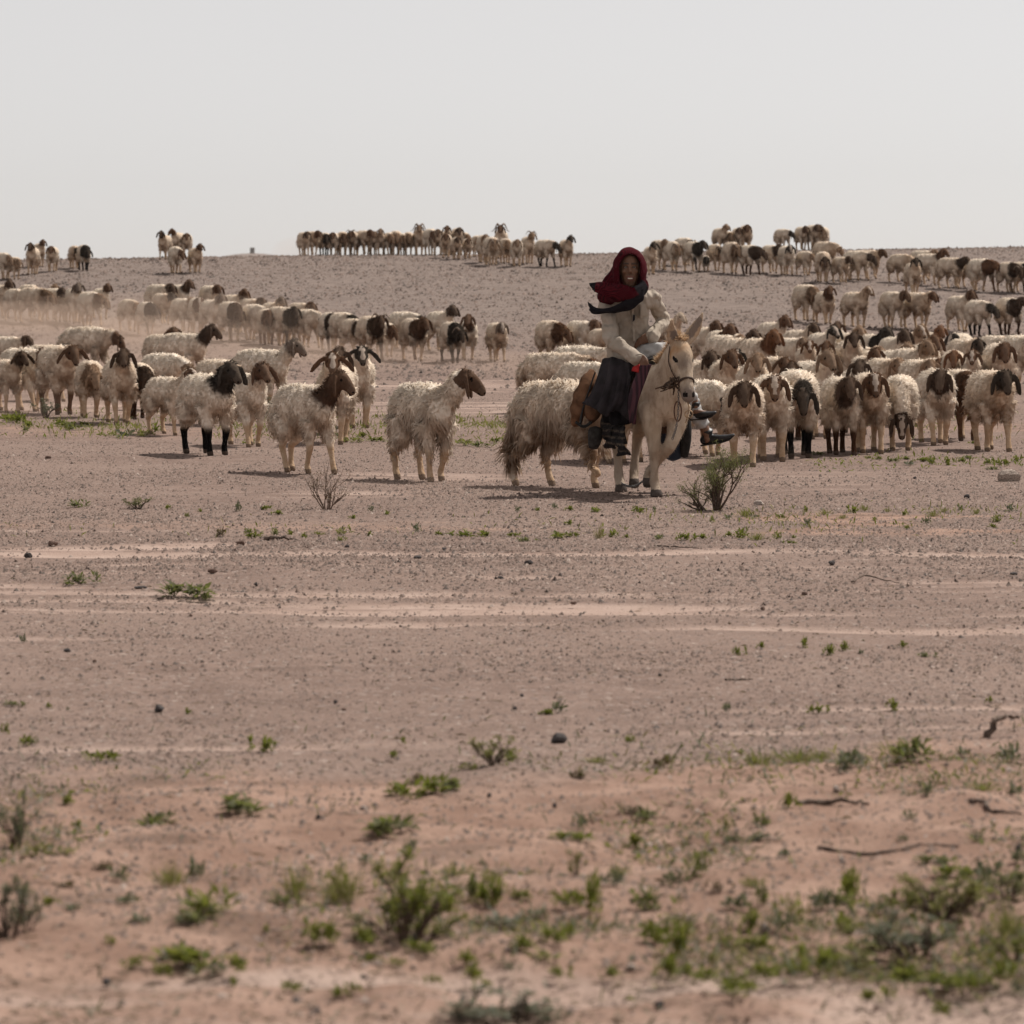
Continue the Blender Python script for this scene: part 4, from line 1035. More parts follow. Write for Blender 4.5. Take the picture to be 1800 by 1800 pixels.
    patch("button_strip", [(1110, 535, 30.572), (1114, 535, 30.572), (1117, 600, 30.63), (1113, 600, 30.63)], cm, j, -.008)
    patch("lapel_gap_shade", [(1113, 553, 30.57), (1116, 554, 30.57), (1116, 562, 30.57), (1112, 566, 30.57)], simple_mat("gap_shade", (.02, .018, .02), .9), j, -.012)  # solid dark patch, the shade of the lapel opening put in as colour
    Gb = Geo(); Gb.tube([R(wrR + (0.034 * math.cos(t), .034 * math.sin(t) * .5, .034 * math.sin(t))) for t in np.linspace(0, 6.283, 15)], [.006] * 15, 6); obj("bracelet", Gb.mesh("bracelet", simple_mat("dark_band", (.015, .013, .013), .5)), e)
    # --- trousers
    tm = simple_mat("grey_trousers", (.43, .42, .41), .9, .15, 7, bump=.5)
    G = Geo()
    G.tube([R(hips - X * .1), R(hips), R(hips + X * .09)], [(.11, .11), (.135, .13), (.12, .12)], 14)
    for hp, kn, an in ((hips + X * .05, k1, a1), (hips + X * .06 - Z * .04, k2, a2)):
        G.tube(spline([R(hp), R((hp + kn) / 2 + Z * .01), R(kn), R((kn + an) / 2), R(an * .9 + kn * .1)], 10), [.115, .108, .10, .092, .085, .08, .074, .068, .062, .056], 13)
    pm = G.skin("trousers", .011, 3, tm); V = verts(pm).astype(float)
    set_verts(pm, V + vnormals(pm) * (.005 * np.sin(V[:, 0] * 52 + V[:, 2] * 70) + .004 * np.sin(V[:, 2] * 120 - V[:, 0] * 60))[:, None]); obj("trousers", pm, e)
    # --- shoes
    sm = simple_mat("black_shoe", (.014, .013, .014), .45, .3, 25, spec=.4)
    for an, heel, toe in ((a1, W(1206, 733, 30.66), W(1259, 726, 30.58)), (a2, W(1233, 777, 30.70), W(1291, 766, 30.60))):
        G = Geo(); d = toe - heel
        G.tube([R(heel + d * t + (0, 0, zz)) for t, zz in ((0, .012), (.12, .010), (.35, .006), (.6, -.002), (.8, -.002), (.95, .006), (1.0, .012))], [(.030, .028), (.036, .036), (.037, .036), (.040, .030), (.036, .022), (.022, .013), (.008, .006)], 14, F)
        G.tube([R(an + (0, 0, .03)), R(heel + d * .16 + (0, 0, .03))], [(.046, .046), (.038, .04)], 12, X)
        sh = obj("shoe", G.skin("shoe", .006, 2, sm), e)
        G = Geo(); G.tube([R(heel + d * t + (0, 0, zz)) for t, zz in ((.0, -.026), (.3, -.028), (.6, -.033), (.85, -.022), (1.0, .004))], [(.032, .007), (.034, .007), (.040, .006), (.032, .006), (.010, .004)], 10, F)
        obj("sole", G.mesh("sole", simple_mat("rubber_sole", (.035, .03, .027), .8, .2, 30)), sh)
    # --- red headscarf
    N = Nodes("red_check_scarf"); co = N.coord("Object"); s3 = N.sep(co); nz = N.noise(60, co, 3)
    ck = N.math('MULTIPLY', N.math('SINE', N.math('MULTIPLY', N.math('ADD', s3[0], s3[1]), 420.0)), N.math('SINE', N.math('MULTIPLY', s3[2], 420.0)))
    c = N.mix(N.step(ck, -.15, .35), (.085, .007, .012), (.018, .004, .006))
    edge = N.math('MULTIPLY', N.math('ADD', N.attr("dark").outputs["Fac"], N.math('MULTIPLY', N.math('SUBTRACT', nz, .5), .5)), 1.0)
    c = N.mix(N.step(edge, .4, .6), c, (.014, .012, .014))
    sc = N.finish(c, .95, N.bump(nz, .4, .01), .06, c, spec=.05)
    G = Geo()
    for i in range(17):
        y = -.088 + i * .0145
        k = math.sqrt(max(.05, 1 - ((y - .012) / .15) ** 2))
        a, h = .106 * k + .008, .140 * k + .01
        fr = i == 0
        pts = [R(hc + np.array([-.088 * k, y + .03, -.17])), R(hc + np.array([-a * 1.02, y + .01, -.09]))]
        pts += [R(hc + np.array([-a * math.cos(t), y, h * math.sin(t) * (1 if t else 1)])) for t in np.linspace(0.0, math.pi, 13)]
        pts += [R(hc + np.array([a * 1.0, y + .01, -.09])), R(hc + np.array([.080 * k, y + .03, -.17]))]
        G.tube(pts, [.010 + .006 * min(1, i / 3)] * len(pts), 8, (0, 1, 0))
    wl = lambda *p: [R(W(*q)) for q in p]
    G.tube(spline(wl((1090, 468, 30.70), (1080, 488, 30.66), (1069, 505, 30.66), (1058, 520, 30.70)), 8), [(.035, .05), (.04, .055), (.045, .06), (.05, .065), (.055, .065), (.055, .065), (.05, .055), (.04, .04)], 10, (0, 1, 0))
    G.tube(spline(wl((1131, 505, 30.56), (1122, 512, 30.5), (1108, 515, 30.47), (1090, 512, 30.5), (1075, 516, 30.6), (1066, 520, 30.74), (1085, 508, 30.86), (1112, 500, 30.86), (1133, 502, 30.72)), 20), [(.045, .055)] * 20, 12)
    G.tube(spline(wl((1062, 525, 30.72), (1075, 516, 30.60), (1092, 517, 30.5), (1110, 521, 30.47), (1124, 514, 30.5), (1130, 500, 30.56)), 14), [(.05, .07), (.055, .075), (.06, .075), (.06, .07), (.058, .065), (.055, .06), (.052, .055), (.05, .05), (.05, .05), (.05, .05), (.048, .045), (.045, .04), (.04, .035), (.03, .03)], 12, (0, 1, 0))
    smh = G.skin("headscarf", .0085, 3, sc)
    V = verts(smh).astype(float); n = vnormals(smh).astype(float)
    V = V + n * (.0035 * np.sin(V[:, 2] * 34 + V[:, 0] * 28 + 2 * np.sin(V[:, 1] * 14)) + .0012 * np.sin(V[:, 0] * 70 - V[:, 2] * 95))[:, None]; set_verts(smh, V)
    dk = np.zeros(len(V))
    tailp = wl((1130, 516, 30.5), (1118, 530, 30.46), (1098, 541, 30.48), (1078, 549, 30.52), (1058, 549, 30.55), (1033, 535, 30.58))
    for a, b2 in zip(tailp[:-1], tailp[1:]): dk = np.maximum(dk, 1 - smooth(.03, .075, seg_dist(V, a, b2)[0]))
    dk = np.maximum(dk, 1 - smooth(.05, .08, np.linalg.norm(V - R(W(1036, 500, 30.66)), axis=1)))
    dk = np.maximum(dk, .9 * (1 - smooth(.06, .09, np.linalg.norm(V - R(W(1126, 508, 30.5)), axis=1))))
    set_attr(smh, "dark", 'FLOAT', dk)
    hs_o = obj("headscarf", smh, e)
    def dcloth(rows, dark_from, seed, nu, nv):
        o = cloth("scarf_tail", rows, sc, nu, nv, .010, 1.6, .007, hs_o, org, seed)
        me_ = o.data; t = np.repeat(np.linspace(0, 1, nv), nu); q_ = np.tile(np.linspace(0, 1, nu), nv); set_attr(me_, "dark", 'FLOAT', smooth(dark_from - .1, dark_from + .1, q_) if dark_from else .75 + 0 * q_)
    dcloth([[W(1085, 500, 30.56), W(1066, 497, 30.60), W(1050, 496, 30.66), W(1036, 498, 30.70)], [W(1084, 513, 30.52), W(1064, 508, 30.56), W(1049, 506, 30.62), W(1037, 503, 30.68)], [W(1082, 527, 30.50), W(1064, 521, 30.54), W(1050, 515, 30.60), W(1040, 509, 30.66)]], .72, 2, 20, 14)
    dcloth([[W(1131, 506, 30.47), W(1112, 520, 30.44), W(1092, 532, 30.46), W(1070, 541, 30.52), W(1048, 541, 30.58), W(1033, 531, 30.62)], [W(1132, 518, 30.46), W(1113, 530, 30.43), W(1093, 541, 30.45), W(1070, 547, 30.50), W(1046, 546, 30.56), W(1035, 538, 30.60)], [W(1130, 529, 30.47), W(1112, 541, 30.45), W(1092, 549, 30.47), W(1070, 552, 30.52), W(1045, 550, 30.57), W(1036, 545, 30.60)]], 0, 5, 30, 12)
    # --- dark cloak tail over the donkey's flank
    gm = simple_mat("charcoal_cloth", (.028, .024, .026), .98, .5, 8, bump=.4, spec=.04)
    rows = [[W(1060, 632, 30.66), W(1076, 628, 30.52), W(1092, 632, 30.42), W(1108, 640, 30.36)], [W(1048, 662, 30.56), W(1068, 664, 30.40), W(1088, 668, 30.34), W(1108, 668, 30.30)],
            [W(1036, 695, 30.50), W(1060, 698, 30.34), W(1084, 700, 30.28), W(1107, 700, 30.27)], [W(1028, 712, 30.48), W(1046, 718, 30.34), W(1064, 732, 30.29), W(1082, 722, 30.27), W(1106, 740, 30.26)]]
    cloth("cloak_tail", rows, gm, 44, 36, .020, 3.4, .010, e, org, 3)
    rows = [[W(1058, 700, 30.42), W(1082, 702, 30.34), W(1107, 690, 30.29)], [W(1056, 722, 30.40), W(1084, 726, 30.32), W(1109, 722, 30.28)], [W(1062, 742, 30.40), W(1086, 748, 30.32), W(1111, 744, 30.29)]]
    cloth("robe_hem", rows, simple_mat("black_cloth", (.009, .008, .009), .98, .4, 12, bump=.4, spec=.03), 24, 24, .014, 2.2, .010, e, org, 5)
    tag(e, "person in pale jacket and red headscarf riding the donkey side-saddle, smiling", "person")
rider()
# ------------------------------------------------------------------ plants
def leaf_mat(name, a, b, tr=.35):
    N = Nodes(name); t = N.attr("tint").outputs["Fac"]
    c = N.mix(t, a, b)
    return N.finish(c, .75, None, tr, N.mix(.4, c, (.28, .34, .05)), spec=.2)
LM = {'h': leaf_mat("leaf_green", (.070, .084, .015), (.190, .185, .040)), 'o': leaf_mat("leaf_olive", (.075, .076, .034), (.165, .155, .080)),
      's': leaf_mat("leaf_grey", (.085, .088, .062), (.17, .17, .125), .2), 'y': leaf_mat("leaf_yellowgreen", (.105, .105, .032), (.225, .195, .075)),
      'g': leaf_mat("dry_grass", (.17, .125, .07), (.34, .27, .16)), 'b': leaf_mat("dead_leaf", (.085, .055, .036), (.19, .135, .09), .1)}
STEM = simple_mat("woody_stem", (.085, .058, .043), .9, .4, 40)
DRY = simple_mat("dry_twig", (.165, .115, .085), .9, .4, 40)

def blades(name, root, dr, L, wd, droop, mat, g, fold=.25):
    """leaf ribbons: 5-vertex pointed blades with a slight fold"""
    n = len(root)
    bx = norm(np.cross(dr, np.array([0, 0, 1.0]) + g.normal(0, .35, (n, 3))))
    m1 = root + dr * (L * .5)[:, None]
    d2 = norm(dr + np.array([0, 0, -1.0]) * droop[:, None])
    tip = m1 + d2 * (L * .5)[:, None]
    w = wd[:, None]
    V = np.stack([root, m1 + bx * w, tip, m1 - bx * w, m1 - np.array([0, 0, 1.0]) * w * fold], 1)
    f = np.array([(0, 1, 4), (0, 4, 3), (1, 2, 4), (4, 2, 3)])
    F = (f[None] + (np.arange(n) * 5)[:, None, None]).reshape(-1, 3)
    me = mesh_uniform(name, V.reshape(-1, 3), F, mat); set_attr(me, "tint", 'FLOAT', np.repeat(g.random(n), 5)); return me

def herb_mesh(seed, kind, n=70):
    g = np.random.default_rng(seed)
    k = g.integers(4, 9); cen = np.stack([g.normal(0, .34, k), g.normal(0, .34, k), np.zeros(k)], 1); cen[0] = 0
    c = cen[g.integers(0, k, n)]
    a = g.random(n) * 6.283; el = g.uniform(.05, 1.25, n)
    dr = np.stack([np.cos(a) * np.cos(el), np.sin(a) * np.cos(el), np.sin(el)], 1)
    root = c + dr * (g.random(n) * .18)[:, None] + np.stack([np.zeros(n), np.zeros(n), g.random(n) * .28], 1)
    return blades("herb", root, dr, g.uniform(.22, .5, n), g.uniform(.05, .10, n), g.uniform(.1, .8, n), LM[kind], g)

def tuft_mesh(seed, kind, n=120):
    g = np.random.default_rng(seed)
    a = g.random(n) * 6.283; r = np.abs(g.normal(0, .28, n)); el = g.uniform(.7, 1.5, n)
    dr = np.stack([np.cos(a) * np.cos(el), np.sin(a) * np.cos(el), np.sin(el)], 1)
    root = np.stack([np.cos(a) * r, np.sin(a) * r, np.zeros(n)], 1)
    return blades("tuft", root, dr, g.uniform(.4, 1.05, n), g.uniform(.010, .022, n), g.uniform(.1, .9, n), LM[kind], g)

def bush_parts(seed, kind, stems=7, levels=3, leaves=1400, spread=.55, stemmat=None, leafsize=.05, lean=(0, 0), wood=.022, unit=True):
    """a woody plant about 1 unit tall: returns stem mesh and foliage mesh"""
    g = np.random.default_rng(seed); G = Geo(); tips = []
    def grow(p, d, L, r, lev):
        q = [p]; dd = d
        for i in range(3):
            dd = norm(dd + g.normal(0, .16, 3) + np.array([0, 0, .10])); q.append(q[-1] + dd * L / 3)
        G.tube(spline(q, 5), np.linspace(r, r * .55, 5), 5)
        for t in (q[2], q[3]): tips.append((t, lev))
        if lev < levels:
            for _ in range(g.integers(2, 4)):
                s = q[g.integers(1, 4)]
                grow(s, norm(dd + g.normal(0, .55, 3) * (1, 1, .5)), L * g.uniform(.55, .8), r * .58, lev + 1)
        else: tips.append((q[-1], lev + 1))
    for i in range(stems):
        a = 6.283 * i / stems + g.normal(0, .4); sp = spread * g.uniform(.4, 1.2)
        grow(np.array([math.cos(a) * .03, math.sin(a) * .03, -.02]), norm((math.cos(a) * sp + lean[0], math.sin(a) * sp + lean[1], 1)), g.uniform(.32, .46), wood, 1)
    A = np.array(G.v); hi = np.percentile(A[:, 2], 99); wi = np.percentile(np.abs(A[:, :2]), 97) * 2
    K = np.array([1 / wi, 1 / wi, 1 / hi]) if unit else np.ones(3)
    G.v = [tuple(v) for v in A * K]; tips = [(t * K, l) for t, l in tips]
    sm = G.mesh("stem", stemmat or STEM)
    T = np.array([t for t, l in tips if l >= (3 if levels > 2 else 2)]); n = leaves
    if n == 0: return sm, None
    root = T[g.integers(0, len(T), n)] + g.normal(0, .045, (n, 3))
    dr = norm(g.normal(0, .7, (n, 3)) + (0, 0, .8))
    return sm, blades("foliage", root, dr, g.uniform(.7, 1.5, n) * leafsize, g.uniform(.12, .25, n) * leafsize, g.uniform(0, .5, n), LM[kind], g)

HERB = {k: [herb_mesh(300 + i * 7 + ord(k), k, 90 if k in 'ho' else 60) for i in range(5)] for k in 'hosyb'}
TUFT = {k: [tuft_mesh(500 + i * 5 + ord(k), k) for i in range(3)] for k in 'gyhs'}
BUSH = {k: [bush_parts(700 + i * 9 + ord(k), k, 6, 2, 900, .6, None, .09) for i in range(2)] for k in 'shoy'}

# u v width height type      (photo pixels of base, width and height)
PLANTS = """
45 1308 30 14 Hh;60 1306 18 10 Ho;176 1338 52 20 Hh;462 1322 42 26 Hh;120 1415 36 16 Hh;136 1454 24 14 Hh;412 1428 120 26 Ho;262 1452 100 20 Ho;102 1502 86 16 Hy;30 1494 62 95 Bs;18 1652 90 112 Bs;48 1640 50 70 Bs;
372 1612 96 40 Hh;352 1622 80 22 Ho;490 1592 60 22 Ho;300 1560 60 44 Ty;340 1548 50 40 Hs;225 1590 50 20 Hs;196 1660 22 14 Hh;330 1700 150 34 Hh;230 1702 40 18 Hh;284 1716 34 26 Hh;415 1706 64 26 Hh;412 1734 18 16 Hh;512 1742 46 18 Hh;595 1752 40 18 Hh;560 1660 60 44 Hh;468 1640 18 12 Hh;520 1580 60 60 Ty;590 1590 60 50 Ty;600 1560 44 40 Hy;90 1592 40 16 Hh;240 1622 60 16 Hs;130 1600 44 14 Hs;205 1550 40 26 Hs;180 1530 50 14 Hb;120 1560 60 14 Hb;300 1685 80 22 Hs;370 1712 70 16 Hs;
870 1346 64 62 By;832 1352 34 12 Hy;895 1338 30 20 Hh;740 1398 96 30 Hh;790 1390 60 22 Ho;700 1400 50 24 Hh;690 1466 112 32 Ho;735 1380 44 18 Hb;716 1655 150 175 Bh;690 1640 90 80 Bo;750 1650 80 60 Bh;640 1665 50 34 Hh;740 1678 60 24 Hh;655 1690 40 14 Hh;700 1696 34 14 Hy;612 1590 50 70 Ty;870 1596 50 48 Hh;832 1585 44 44 Ho;845 1592 40 34 Hh;915 1580 40 18 Hh;1010 1478 70 18 Hh;1022 1460 40 30 Hs;1038 1606 44 60 Hh;996 1598 50 36 Hh;1010 1540 30 60 By;1145 1600 64 40 Ho;1120 1492 36 26 Hh;1180 1560 44 34 Hs;920 1672 56 26 Hh;975 1660 50 30 Hh;960 1684 70 16 Hy;1000 1650 30 26 Hh;820 1695 44 26 Hh;832 1724 44 30 Hh;848 1736 30 14 Hh;765 1728 30 16 Hh;625 1746 30 18 Hh;900 1710 30 14 Hs;985 1722 36 18 Hh;1078 1716 36 18 Hh;1172 1720 46 40 Hh;1190 1680 60 50 Hh;1150 1660 60 40 Hh;1205 1640 44 24 Hy;890 1805 170 66 Bs;830 1800 60 40 Bs;960 1800 60 46 Bs;880 1625 120 20 Hs;940 1615 60 20 Hs;780 1590 44 20 Hs;640 1520 26 20 Hs;720 1500 30 26 Hs;860 1550 34 26 Ty;800 1540 60 26 Ty;1080 1560 50 30 Hs;1090 1540 40 24 Ty;1130 1440 60 18 Ho;1100 1430 40 14 Hb;1160 1350 46 20 Hb;1020 1370 50 14 Hb;
1433 1254 36 16 Hh;1570 1250 30 20 Hh;1740 1235 16 12 Hh;1278 1250 26 16 Hs;1390 1420 34 26 Hh;1220 1542 46 40 Ho;1490 1590 50 52 Hh;1470 1600 50 34 Ho;1500 1350 80 30 Hs;1602 1338 90 40 Ho;1580 1330 60 34 Ty;1400 1340 70 24 Ty;1330 1345 70 26 Ty;1440 1335 50 22 Ty;1770 1340 50 34 Hs;1690 1330 40 16 Hs;1340 1452 40 22 Ho;1280 1455 18 16 Hh;1340 1480 60 16 Hs;1290 1480 44 16 Hs;1630 1400 44 24 Hs;1490 1360 40 30 Hs;1600 1440 30 16 Hs;1730 1390 60 20 Ty;1780 1400 40 24 Hs;1650 1612 130 90 By;1630 1590 90 50 By;1680 1600 70 50 By;1590 1590 60 40 By;1610 1682 130 80 Bs;1560 1670 80 50 Bs;1490 1705 130 50 By;1440 1705 60 40 Hh;1345 1722 50 30 Hh;1400 1715 60 24 Hh;1240 1725 60 24 Hh;1280 1742 90 22 Hh;1215 1716 40 18 Hh;1320 1740 50 16 Hh;1600 1728 90 26 Hh;1660 1734 90 22 Hh;1720 1738 80 24 Hh;1760 1730 50 34 Hh;1530 1760 40 20 Hh;1560 1756 30 12 Hh;1655 1785 40 26 Hh;1780 1690 60 70 Bh;1770 1650 60 60 Ty;1790 1750 40 26 Hs;1330 1672 60 30 Hh;1280 1665 60 26 Hy;1320 1640 44 36 Hh;1370 1640 60 40 Hs;1400 1620 60 50 Hy;1440 1600 50 40 Hs;1490 1640 60 24 Hy;1480 1636 40 30 Hh;1540 1610 44 24 Hs;1560 1640 60 20 Hs;1770 1580 70 60 Bo;1740 1560 50 44 Hs;1690 1545 80 24 Hh;1650 1520 70 18 Ho;1790 1520 30 24 Hs;1300 1600 60 30 Hs;1260 1570 50 20 Hb;1320 1560 44 24 Ty;1340 1590 30 40 Ho;1720 1480 26 20 Hs;1590 1480 20 14 Hs;1380 1505 36 14 Hs;1250 1690 30 16 Hy;1500 1670 50 18 Hy;1590 1700 60 20 Hy;1700 1680 50 26 Hy;1740 1700 44 30 Hy;1420 1690 30 20 Hy;
146 1026 52 18 Ho;120 1028 24 8 Ho;332 1050 96 26 Ho;360 1054 44 12 Ho;42 1130 20 16 Hs;242 894 42 24 Bo;140 892 36 12 Ho;85 1245 14 10 Hh;330 1256 14 12 Hh;18 1240 40 8 Ho;12 1290 18 18 Hh;118 1250 8 8 Hs;1300 1152 22 14 Hh;1337 1140 16 12 Hh;1415 1138 20 16 Hh;1457 1152 26 18 Hh;1485 1145 20 18 Hh;1512 1150 14 10 Hs;1588 1138 16 12 Hh;960 1256 30 10 Hh;985 1254 30 24 Hs;1630 1155 30 8 Ho;
1108 1304 24 12 Hh;960 1256 20 10 Hh;710 1305 16 10 Hh;690 1330 20 10 Hh;1050 1340 40 12 Ty;
418 900 16 18 Hs;296 895 14 8 Hh;328 909 10 8 Hh;352 900 12 6 Hh;470 896 20 8 Hh;486 905 26 8 Hh;620 912 16 7 Hh;652 900 14 12 Hs;680 905 14 8 Hh;384 944 26 16 Hb;436 938 22 10 Hh;448 947 24 12 Hh;486 940 20 10 Ho;510 940 18 8 Hh;534 946 14 10 Hh;600 940 30 14 Hy;602 952 18 8 Hh;560 940 26 8 Ty;650 942 14 8 Hh;732 936 20 16 Hs;770 941 18 8 Hh;820 943 50 9 Hh;850 943 36 10 Hh;905 944 20 9 Hh;
910 900 14 10 Hs;945 898 14 6 Hh;975 896 14 12 Hs;1000 898 18 9 Hh;980 946 46 11 Hh;1005 944 20 10 Hh;925 952 30 8 Ho;1052 948 20 26 Tg;1072 944 26 12 Hh;1045 900 30 8 Hh;1100 946 12 7 Hh;1122 902 28 12 Hh;1150 900 14 10 Hs;1000 922 18 8 Hh;1200 950 34 14 Hh;1232 947 24 9 Hh;1160 948 28 8 Ho;1300 946 34 16 Hh;1330 950 34 16 Ty;1280 944 18 10 Hh;1365 948 18 11 Hh;1392 955 24 5 Hh;1252 917 12 8 Hh;1280 914 20 10 Hs;1310 908 34 16 Ty;1330 912 16 10 Hs;1370 912 14 10 Hh;1422 924 18 12 Hs;1395 946 12 6 Hh;1416 900 14 10 Hh;1500 902 22 12 Hh;1520 898 20 12 Ty;1595 930 14 8 Hh;1628 922 20 14 Hs;1660 900 18 10 Ty;1690 898 14 10 Hs;1750 918 20 12 Hh;1745 928 20 8 Hh;1716 904 16 12 Ty;1640 908 24 12 Ty;1590 906 16 8 Hh;1538 915 12 7 Hh;1776 900 22 14 Hs;1480 912 18 9 Ty;1450 905 24 12 Ty;1560 900 14 10 Ty;
1568 812 26 8 Ho;1600 818 30 8 Hs;1590 808 24 6 Hh;1640 816 26 12 Hh;1665 818 20 14 Hh;1620 812 30 8 Hh;1690 812 18 7 Hh;1735 816 22 10 Hh;1758 820 26 14 Hh;1786 812 20 10 Hh;1545 808 16 7 Hh;1525 806 14 5 Hh;1700 806 26 6 Ho;1440 800 30 6 Ho;1745 826 30 6 Ho;1710 780 20 5 Hh;
80 735 40 34 Bs;10 742 50 14 Hh;28 744 34 16 Hh;50 752 26 12 Hh;45 758 20 8 Ho;110 750 40 12 Hh;125 756 40 12 Ho;150 748 30 8 Hh;200 768 40 10 Hy;225 770 40 14 Hs;250 768 40 12 Hy;480 730 44 38 Bs;470 735 30 24 Bs;270 760 26 12 Hh;620 778 40 10 Hy;660 776 36 9 Hh;690 782 34 9 Hy;640 770 20 10 Hh;820 784 50 12 Hy;845 786 40 10 Ho;870 778 24 10 Hh;440 780 30 8 Hy;600 770 30 10 Hs
"""
KINDTXT = {'h': 'leafy green', 'o': 'dark olive', 's': 'grey-green', 'y': 'yellowish green', 'g': 'pale dry', 'b': 'withered brown'}
def place_plants():
    ent = []
    for t in PLANTS.replace("\n", "").split(";"):
        if not t.strip(): continue
        u, v, w, h, k = t.split(); ent.append((float(u), float(v), float(w), float(h), k[0], k[1]))
    def zone(v): return ("the nearest sand" if v > 1685 else "the sandy foreground" if v > 1520 else "the mound edge" if v > 1270 else "the bare middle ground" if v > 965 else "the weedy strip" if v > 850 else "the hoof line")
    cnt = {}
    for i, (u, v, w, h, f, k) in enumerate(sorted(ent)):
        p = on_ground(u, min(v, 1799)); Y = p[1]; m = Y / FPX
        if v > 1799: p = np.array([(u - 900) / FPX * 8.7, 8.68, float(terrain((u - 900) / FPX * 8.7, 8.68)) - .02]); m = 8.7 / FPX
        r = random.Random(i); W_, H_ = w * m, h * m
        noun = {'H': 'herb', 'T': 'grass tuft', 'B': 'bush'}[f]
        key = (k, f, zone(v)); cnt[key] = cnt.get(key, 0) + 1
        lab = f"{KINDTXT[k]} {noun}, {ORD[cnt[key] - 1] if cnt[key] <= len(ORD) else 'last'} of its kind from left on {zone(v)}"
        nm = {'H': 'herb', 'T': 'grass_tuft', 'B': 'bush'}[f]
        grp = "low plants growing on the desert floor"
        if f == 'B':
            sm, fm = BUSH[k][r.randrange(2)]
            e = empty(nm, p - np.array([0, 0, .01]), r.uniform(0, 6.28), (W_ * 1.05, W_ * 1.05, H_ * (.9 if k in 's' else .8)))
            obj("stem", sm, e); obj("foliage", fm, e); tag(e, lab, "bush", grp)
        else:
            me = HERB[k][r.randrange(5)] if f == 'H' else TUFT[k][r.randrange(3)]
            o = obj(nm, me); o.location = p - np.array([0, 0, .004]); o.rotation_euler = (0, 0, r.uniform(0, 6.28))
            sx = W_ / 1.5 if f == 'H' else W_ / 1.3
            o.scale = (sx, sx, max(H_, .02) / (.52 if f == 'H' else .75)); tag(o, lab, "plant", grp)
place_plants()

def ground_litter():
    """scattered seedlings, straws and crumbs too many to count"""
    g = np.random.default_rng(77)
    def scatter(n, y0, y1, fn, name, label, mat, Ls, ws, up):
        Y = 1 / (1 / y1 + g.random(n * 3) * (1 / y0 - 1 / y1)); X = (g.random(n * 3) * 2 - 1) * (.135 * Y + .2)
        k = g.random(n * 3) < fn(X, Y); X, Y = X[k][:n], Y[k][:n]; n = len(X)
        a = g.random(n) * 6.283; el = g.uniform(*up, n)
        dr = np.stack([np.cos(a) * np.cos(el), np.sin(a) * np.cos(el), np.sin(el)], 1)
        c = np.stack([X, Y, terrain(X, Y) - .002], 1)
        me = blades(name, c, dr, g.uniform(*Ls, n), g.uniform(*ws, n), g.uniform(0, .6, n), mat, g)
        tag(obj(name, me), label, None, None, "stuff")
    near = lambda x, y: (1 - smooth(11.5, 14.5, y - .4 * x)) * smooth(.42, .62, fbm(x / .5, y / .7, 91, 3)) * 1.2 * smooth(8.9, 9.8, y + .3 * x)
    scatter(2600, 8.4, 15, near, "weeds", "sparse green seedlings over the near sandy mound", LM['h'], (.012, .036), (.003, .007), (.1, 1.0))
    scatter(1800, 8.4, 15, lambda x, y: near(x, y), "weeds", "straw coloured low weeds over the near sandy mound", LM['g'], (.02, .06), (.002, .006), (.1, 1.2))
    scatter(6000, 8.4, 15, lambda x, y: near(x, y) * .9 + .05, "weeds", "grey dead weed stalks over the near sandy mound", LM['s'], (.02, .06), (.0015, .004), (.1, 1.3))
    scatter(20000, 8.4, 22, lambda x, y: .16 + 1.2 * near(x, y), "litter", "brown plant litter scattered on the near ground", LM['b'], (.015, .06), (.0015, .005), (-.02, .25))
    strip = lambda x, y: np.exp(-((y - 26.8 - .2 * x) / 1.3) ** 2) * (.15 + .85 * smooth(-.5, 2.5, x)) * smooth(.4, .62, fbm(x / .6, y / .5, 93, 3))
    scatter(3500, 23, 31, strip, "weeds", "thin weeds along the strip before the donkey", LM['y'], (.02, .07), (.003, .007), (.3, 1.4))
    far = lambda x, y: np.exp(-((y - 45.5) / 3.2) ** 2) * ((x < -3.9) * 1.0 + ((x > -3.2) & (x < .4)) * 1.0 + (x > 3.5) * .25) * smooth(.36, .6, fbm(x / .9, y / 1.2, 95, 3))
    scatter(6000, 40, 52, far, "grass", "patchy dry grass strip among the left flock's hooves", LM['y'], (.04, .12), (.004, .010), (.4, 1.4))
    scatter(1500, 40, 52, far, "grass", "patchy green grass strip among the left flock's hooves", LM['h'], (.03, .09), (.006, .014), (.2, 1.2))
    fr = lambda x, y: np.exp(-((y - 36.0) / 1.2) ** 2) * (x > 2.6) * smooth(.4, .6, fbm(x / .7, y / .6, 97, 3))
    scatter(1800, 33, 40, fr, "grass", "thin green grass before the right crowd", LM['h'], (.03, .08), (.004, .010), (.2, 1.2))
ground_litter()

